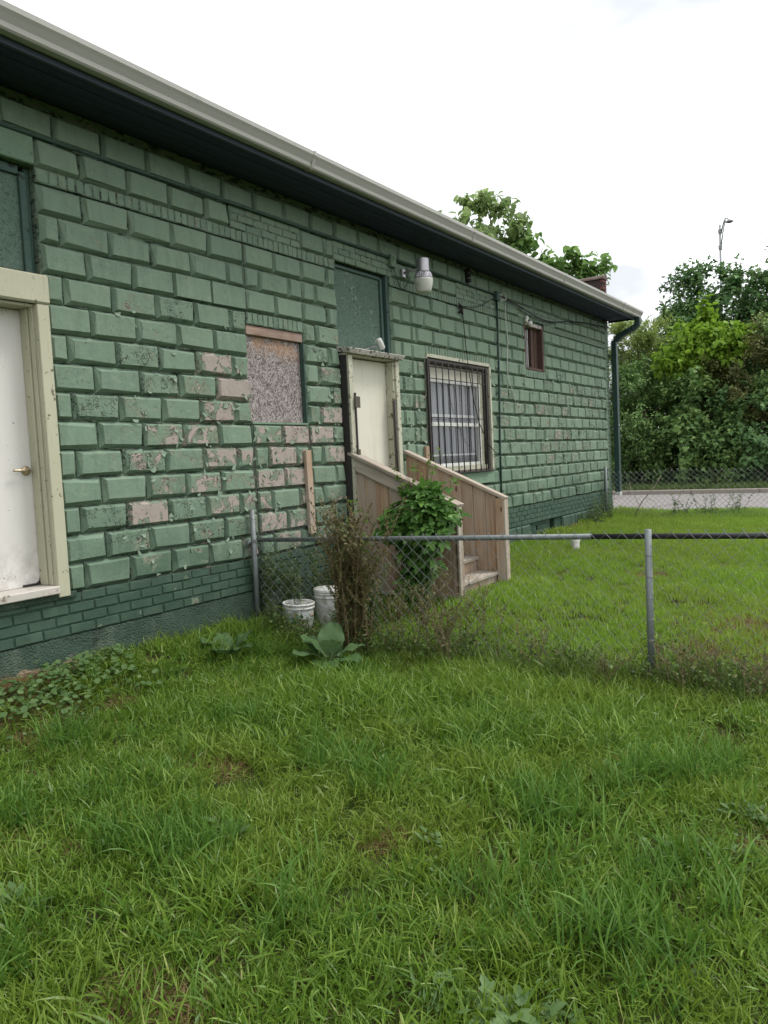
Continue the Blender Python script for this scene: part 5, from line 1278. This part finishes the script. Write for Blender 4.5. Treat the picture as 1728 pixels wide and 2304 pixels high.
# ------------------------------------------------------------------ grass
def clump(name, n, rad, lmin, lmax, wmin, wmax, lean, mat, flat=0.0, segs=4, z0=0.0, th=None):
    a = RNG.uniform(0, 2 * np.pi, n); r = rad * np.sqrt(RNG.random(n)); bx, by = r * np.cos(a), r * np.sin(a)
    az = RNG.uniform(0, 2 * np.pi, n); L = RNG.uniform(lmin, lmax, n); W = RNG.uniform(wmin, wmax, n); ln = np.clip(np.abs(RNG.normal(lean, lean * .5, n)), .05, 1.7); tl = RNG.normal(0, .25, n) + flat
    V = np.zeros((n, 2 * segs + 1, 3)); dx, dy = np.cos(az), np.sin(az)
    px_, pz = np.zeros(n), z0 * RNG.random(n)
    th0 = RNG.uniform(th[0], th[1], n) if th else None
    ro = RNG.normal(0, .75, n); cr_, sr_ = np.cos(ro), np.sin(ro)
    for s in range(segs + 1):
        t = s / segs; w = W * (1 - t ** 2.2) * (.75 + .5 * min(t * 3, 1) * (1 - .3 * t))
        x = bx + dx * px_; y = by + dy * px_; z = pz
        if s < segs:
            an0 = an if s else (np.zeros(n) if th0 is None else th0)
            nx, nz = -np.cos(an0), np.sin(an0)          # blade normal in its own plane
            wx, wy, wz = (-dy * cr_ + dx * nx * sr_) * w / 2, (dx * cr_ + dy * nx * sr_) * w / 2, nz * sr_ * w / 2
            V[:, 2 * s] = np.stack([x + wx, y + wy, z + wz], 1); V[:, 2 * s + 1] = np.stack([x - wx, y - wy, z - wz], 1)
        else: V[:, 2 * segs] = np.stack([x, y, z], 1)
        an = np.clip(tl * .5 + ln * (.15 + 1.25 * t), -.3, 2.2) if th0 is None else np.clip(th0 + ln * (t - .2), .1, 2.3)
        px_ = px_ + L / segs * np.sin(an); pz = pz + L / segs * np.cos(an)
    V[:, :, 2] = np.maximum(V[:, :, 2], .004)
    F = []
    for s in range(segs - 1): F += [(2 * s, 2 * s + 1, 2 * s + 3), (2 * s, 2 * s + 3, 2 * s + 2)]
    F.append((2 * segs - 2, 2 * segs - 1, 2 * segs)); F = np.array(F); k = 2 * segs + 1
    Fi = (F[None] + (np.arange(n) * k)[:, None, None]).reshape(-1, 3)
    return mesh_np(name, V.reshape(-1, 3), Fi, mat, {'rnd': ('FLOAT', np.repeat(RNG.random(n), k))}, True)
def rosette(name, n, rad, size, shape):
    a = RNG.uniform(0, 6.28, n); r = rad * np.sqrt(RNG.random(n)); P = np.stack([r * np.cos(a), r * np.sin(a), RNG.uniform(.02, .07, n)], 1)
    D = np.stack([np.cos(a), np.sin(a), RNG.uniform(0, .7, n)], 1); N = np.array([0, 0, 1.]) + unit(n) * .3
    return leaves_mesh(name, shape, P, D, N, RNG.uniform(.6, 1.2, n) * size, 'ground_leaf')

def scatter(name, variants, X, Y, idx, scl, label, tilt=.12, zoff=0.0):
    hid = bpy.data.collections.new(name + '_blades')
    for k, me in enumerate(variants):
        o = bpy.data.objects.new('%s_blade_%02d' % (name, k), me); hid.objects.link(o)
    n = len(X); V = np.stack([X, Y, ground_z(X, Y) + zoff], 1).astype(np.float32)
    me = bpy.data.meshes.new(name); me.vertices.add(n); me.vertices.foreach_set('co', V.ravel())
    a = me.attributes.new('rot', 'FLOAT_VECTOR', 'POINT'); a.data.foreach_set('vector', np.stack([RNG.normal(0, tilt, n), RNG.normal(0, tilt, n), RNG.uniform(0, 6.28, n)], 1).astype(np.float32).ravel())
    a = me.attributes.new('scl', 'FLOAT', 'POINT'); a.data.foreach_set('value', scl.astype(np.float32))
    a = me.attributes.new('idx', 'INT', 'POINT'); a.data.foreach_set('value', idx.astype(np.int32))
    me.update(); o = bpy.data.objects.new(name, me); link(o); tag(o, label, 'grass', kind='stuff')
    ng = bpy.data.node_groups.new(name + '_scatter', 'GeometryNodeTree')
    ng.interface.new_socket('Geometry', in_out='INPUT', socket_type='NodeSocketGeometry'); ng.interface.new_socket('Geometry', in_out='OUTPUT', socket_type='NodeSocketGeometry')
    gi, go = ng.nodes.new('NodeGroupInput'), ng.nodes.new('NodeGroupOutput')
    ci = ng.nodes.new('GeometryNodeCollectionInfo'); ci.inputs['Collection'].default_value = hid; ci.inputs['Separate Children'].default_value = True; ci.inputs['Reset Children'].default_value = True
    ip = ng.nodes.new('GeometryNodeInstanceOnPoints'); ip.inputs['Pick Instance'].default_value = True
    def na(nm, dt):
        q = ng.nodes.new('GeometryNodeInputNamedAttribute'); q.data_type = dt; q.inputs['Name'].default_value = nm; return q.outputs[0]
    e2r = ng.nodes.new('FunctionNodeEulerToRotation'); ng.links.new(na('rot', 'FLOAT_VECTOR'), e2r.inputs[0])
    ng.links.new(gi.outputs[0], ip.inputs['Points']); ng.links.new(ci.outputs[0], ip.inputs['Instance']); ng.links.new(na('idx', 'INT'), ip.inputs['Instance Index'])
    ng.links.new(e2r.outputs[0], ip.inputs['Rotation']); ng.links.new(na('scl', 'FLOAT'), ip.inputs['Scale']); ng.links.new(ip.outputs[0], go.inputs[0])
    md = o.modifiers.new('scatter', 'NODES'); md.node_group = ng
    return o

def vnoise(x, y, s, seed):
    """smooth value noise in the yard plane"""
    r = np.random.default_rng(seed).random((64, 64)); x, y = x * s + 31.7, y * s + 17.3
    xi, yi = np.floor(x).astype(int), np.floor(y).astype(int); fx, fy = x - xi, y - yi; fx, fy = fx * fx * (3 - 2 * fx), fy * fy * (3 - 2 * fy)
    g = lambda a, b_: r[a % 64, b_ % 64]
    return (g(xi, yi) * (1 - fx) + g(xi + 1, yi) * fx) * (1 - fy) + (g(xi, yi + 1) * (1 - fx) + g(xi + 1, yi + 1) * fx) * fy

STRAW = [(-2.24, -2.96, .10), (-2.27, -3.18, .13), (-.82, -1.78, .08), (-1.1, -3.13, .08), (-1.1, -.59, .10), (-.38, -.56, .08), (-1.75, -1.73, .12), (-1.8, -2.02, .08), (-.5, -4.43, .12), (2.21, -3.76, .3), (-.84, -2.0, .07), (.06, -3.82, .06), (-.95, -.15, .35), (2.98, -3.88, .35), (3.3, -4.5, .4), (9.7, -.25, .3), (5.2, -2.6, .2)]
TUFT = [(-1.59, -2.21), (-.99, -.81), (-1.59, -2.59), (-.69, -3.68), (-.37, -3.74), (.15, -4.22), (-.28, -1.6), (-1.24, -3.7), (-1.3, -4.03), (-1.78, -1.58), (-1.36, -1.7), (-.02, -4.1), (-.3, -3.09), (-.71, -2.75), (-1.36, -4.24), (-1.67, -3.2), (.45, -.35), (.9, -.75), (-1.05, -1.0), (1.1, -.35), (-.9, -4.2), (-.1, -3.9), (-1.5, -2.35), (.5, -4.6), (-2.4, -2.5), (-2.2, -4.2), (-.5, -2.4), (.3, -2.9)]
def straw_near(x, y):
    v = np.zeros(len(x))
    for (a, c, r) in STRAW: v = np.maximum(v, np.exp(-((x - a) ** 2 + (y - c) ** 2) / (r * r)))
    return v
def lawns():
    # lawn on the viewer's side of the fence
    A = (-6.2, 1.62, -8.2, -.03); area = (A[1] - A[0]) * (A[3] - A[2]); n = int(area * 300)
    x, y = RNG.uniform(A[0], A[1], n), RNG.uniform(A[2], A[3], n)
    keep = RNG.random(n) > straw_near(x, y) * .75
    keep &= ~((x < -.2) & (y > -.13 - .1 * RNG.random(n)) & (RNG.random(n) < .7))
    x, y = x[keep], y[keep]; n = len(x); h = vnoise(x, y, 1.3, 3) * .6 + vnoise(x, y, 3.6, 4) * .4
    vs = [clump('lawn', 42, .095, .045, .095, .0040, .0072, .55, 'lawn', segs=3, z0=.065, th=(.35, 1.45)) for _ in range(5)] + [clump('lawn', 24, .09, .05, .12, .0036, .0064, .70, 'lawn') for _ in range(2)]
    vs += [clump('lawn', 20, .09, .08, .17, .0042, .0076, .8, 'lawn', segs=5, z0=.05, th=(.15, 1.1)) for _ in range(4)]
    idx = np.where(RNG.random(n) < sstep(.45, .75, h), RNG.integers(7, 11, n), RNG.integers(0, 7, n))
    scatter('grass', vs, x, y, idx, .58 + .74 * h + RNG.normal(0, .12, n), 'rough green grass covering the yard on the near side of the fence')
    # coarse long tufts
    tx, ty = [], []
    for (a, c) in TUFT:
        k = random.randint(9, 18); tx += list(np.random.default_rng(int(abs(a * 977 + c * 331))).normal(a, .11, k)); ty += list(np.random.default_rng(int(abs(a * 577 + c * 931)) + 5).normal(c, .11, k))
    k = 90; tx += list(RNG.uniform(-4, 1.5, k)); ty += list(RNG.uniform(-6.5, -.2, k)); tx, ty = np.array(tx), np.minimum(np.array(ty), -.06)
    vs = [clump('tuft', 15, .07, .14, .28, .0052, .0090, .9, 'tuft', segs=6, z0=.02, th=(.0, .9)) for _ in range(5)]
    scatter('tall_grass', vs, tx, ty, RNG.integers(0, 5, len(tx)), RNG.uniform(.6, 1.05, len(tx)), 'long coarse grass tufts standing out of the near lawn')
    # dead thatch
    sx, sy = [], []
    for (a, c, r) in STRAW:
        k = int(20 + 900 * r * r * 3.2); sx += list(RNG.normal(a, r * .7, k)); sy += list(RNG.normal(c, r * .7, k))
    k = 500; sx += list(RNG.uniform(-4.5, 1.5, k)); sy += list(RNG.uniform(-7, -.1, k)); k = 500; sx += list(RNG.uniform(1.5, 9, k)); sy += list(RNG.uniform(-6, -.1, k)); sx, sy = np.array(sx), np.minimum(np.array(sy), -.05)
    vs = [clump('straw', 16, .06, .04, .11, .0018, .0035, 1.2, 'straw', .9) for _ in range(4)]
    scatter('dry_thatch', vs, sx, sy, RNG.integers(0, 4, len(sx)), RNG.uniform(.6, 1.1, len(sx)), 'dry straw-coloured thatch showing in worn spots of the lawns', .2)
    # broad-leaved lawn weeds
    bx, by = [], []
    for (a, c) in ((-1.83, -3.95), (-1.75, -4.09), (-2.2, -2.24), (-.75, -4.16), (-1.34, -4.1), (-.31, -4.4), (-1.89, -3.84), (-.6, -4.4), (-2.25, -2.1)): bx += [a + random.gauss(0, .05) for _ in range(4)]; by += [c + random.gauss(0, .05) for _ in range(4)]
    bx += list(RNG.uniform(-3, 1.4, 70)); by += list(RNG.uniform(-6, -.2, 70)); bx, by = np.array(bx), np.array(by)
    vs = [rosette('lawn_weed', 9, .05, .045, 'diamond'), rosette('lawn_weed', 14, .07, .022, 'round'), rosette('lawn_weed', 8, .05, .05, 'lobed'), rosette('lawn_weed', 16, .08, .03, 'narrow')]
    scatter('lawn_weeds', vs, bx, by, RNG.integers(0, 4, len(bx)), RNG.uniform(.7, 1.3, len(bx)), 'small broad-leaved weeds growing through the near lawn', .2, .01)
    # tangle along the foot of the near fence
    n = 620; uy = RNG.uniform(-6.6, -.25, n); ux = 1.48 + RNG.normal(0, .13, n); ok = RNG.random(n) < .35 + .65 * vnoise(uy, uy * 0, 1.6, 21); ux, uy = ux[ok], uy[ok]; n = len(ux)
    vs = [clump('undergrowth', 26, .09, .14, .36, .0032, .0062, .7, 'undergrowth_leaf', segs=5, th=(.0, .9)) for _ in range(3)]
    def bushy(k):
        P = np.stack([RNG.normal(0, .07, k), RNG.normal(0, .07, k), RNG.random(k) ** .8 * .24], 1)
        return leaves_mesh('undergrowth', 'diamond', P, unit(k), unit(k) + np.array([0, 0, .7]), RNG.uniform(.018, .042, k), 'undergrowth_leaf')
    vs += [bushy(70), bushy(50), clump('undergrowth', 22, .10, .12, .30, .0022, .0040, .9, 'straw', segs=5, th=(.1, 1.2))]
    scatter('undergrowth', vs, ux, uy, RNG.choice(6, n, p=[.22, .2, .2, .13, .13, .12]), RNG.uniform(.55, 1.1, n), 'dark tangle of weeds along the foot of the near fence', .12)
    # brighter mown lawn beyond the fence
    n = int((12.9 - 1.4) * 7.2 * 200); x, y = RNG.uniform(1.4, 12.9, n), RNG.uniform(-7.2, -.04, n)
    bare = np.exp(-((x - 9.6) ** 2 / .5 + (y + .1) ** 2 / .05)); keep = (RNG.random(n) > bare) & ~((x > 3.0) & (x < 4.3) & (y > -1.18)) & (RNG.random(n) > .5 * straw_near(x, y))
    x, y = x[keep], y[keep]; n = len(x); h = vnoise(x, y, 1.0, 8) * .6 + vnoise(x, y, 2.7, 9) * .4
    vs = [clump('far_lawn', 26, .09, .05, .10, .006, .010, .6, 'far_lawn', segs=3) for _ in range(6)]
    edge = .9 * sstep(11.2, 12.4, x) + .9 * np.exp(-((x - 3.6) / .8) ** 4) * np.exp(-((y + 1.55) / .25) ** 2) + .5 * np.exp(-((y + .1) / .25) ** 2) * (RNG.random(n) < .5)
    scatter('mown_lawn', vs, x, y, RNG.integers(0, 6, n), .5 + .75 * h + edge + RNG.normal(0, .10, n), 'bright mown grass between the two chain link fences')
    # rank grass on the verge under the trees
    n = 1500; x, y = RNG.uniform(20.45, 23.2, n), RNG.uniform(-6, 7, n)
    vs = [clump('verge_grass', 14, .12, .06, .20, .010, .016, .7, 'undergrowth_leaf', segs=3) for _ in range(3)]
    o = scatter('verge_grass', vs, x, y, RNG.integers(0, 3, n), RNG.uniform(.5, 1.2, n), 'rank grass on the verge between the kerb and the roadside trees', zoff=.12)
lawns()
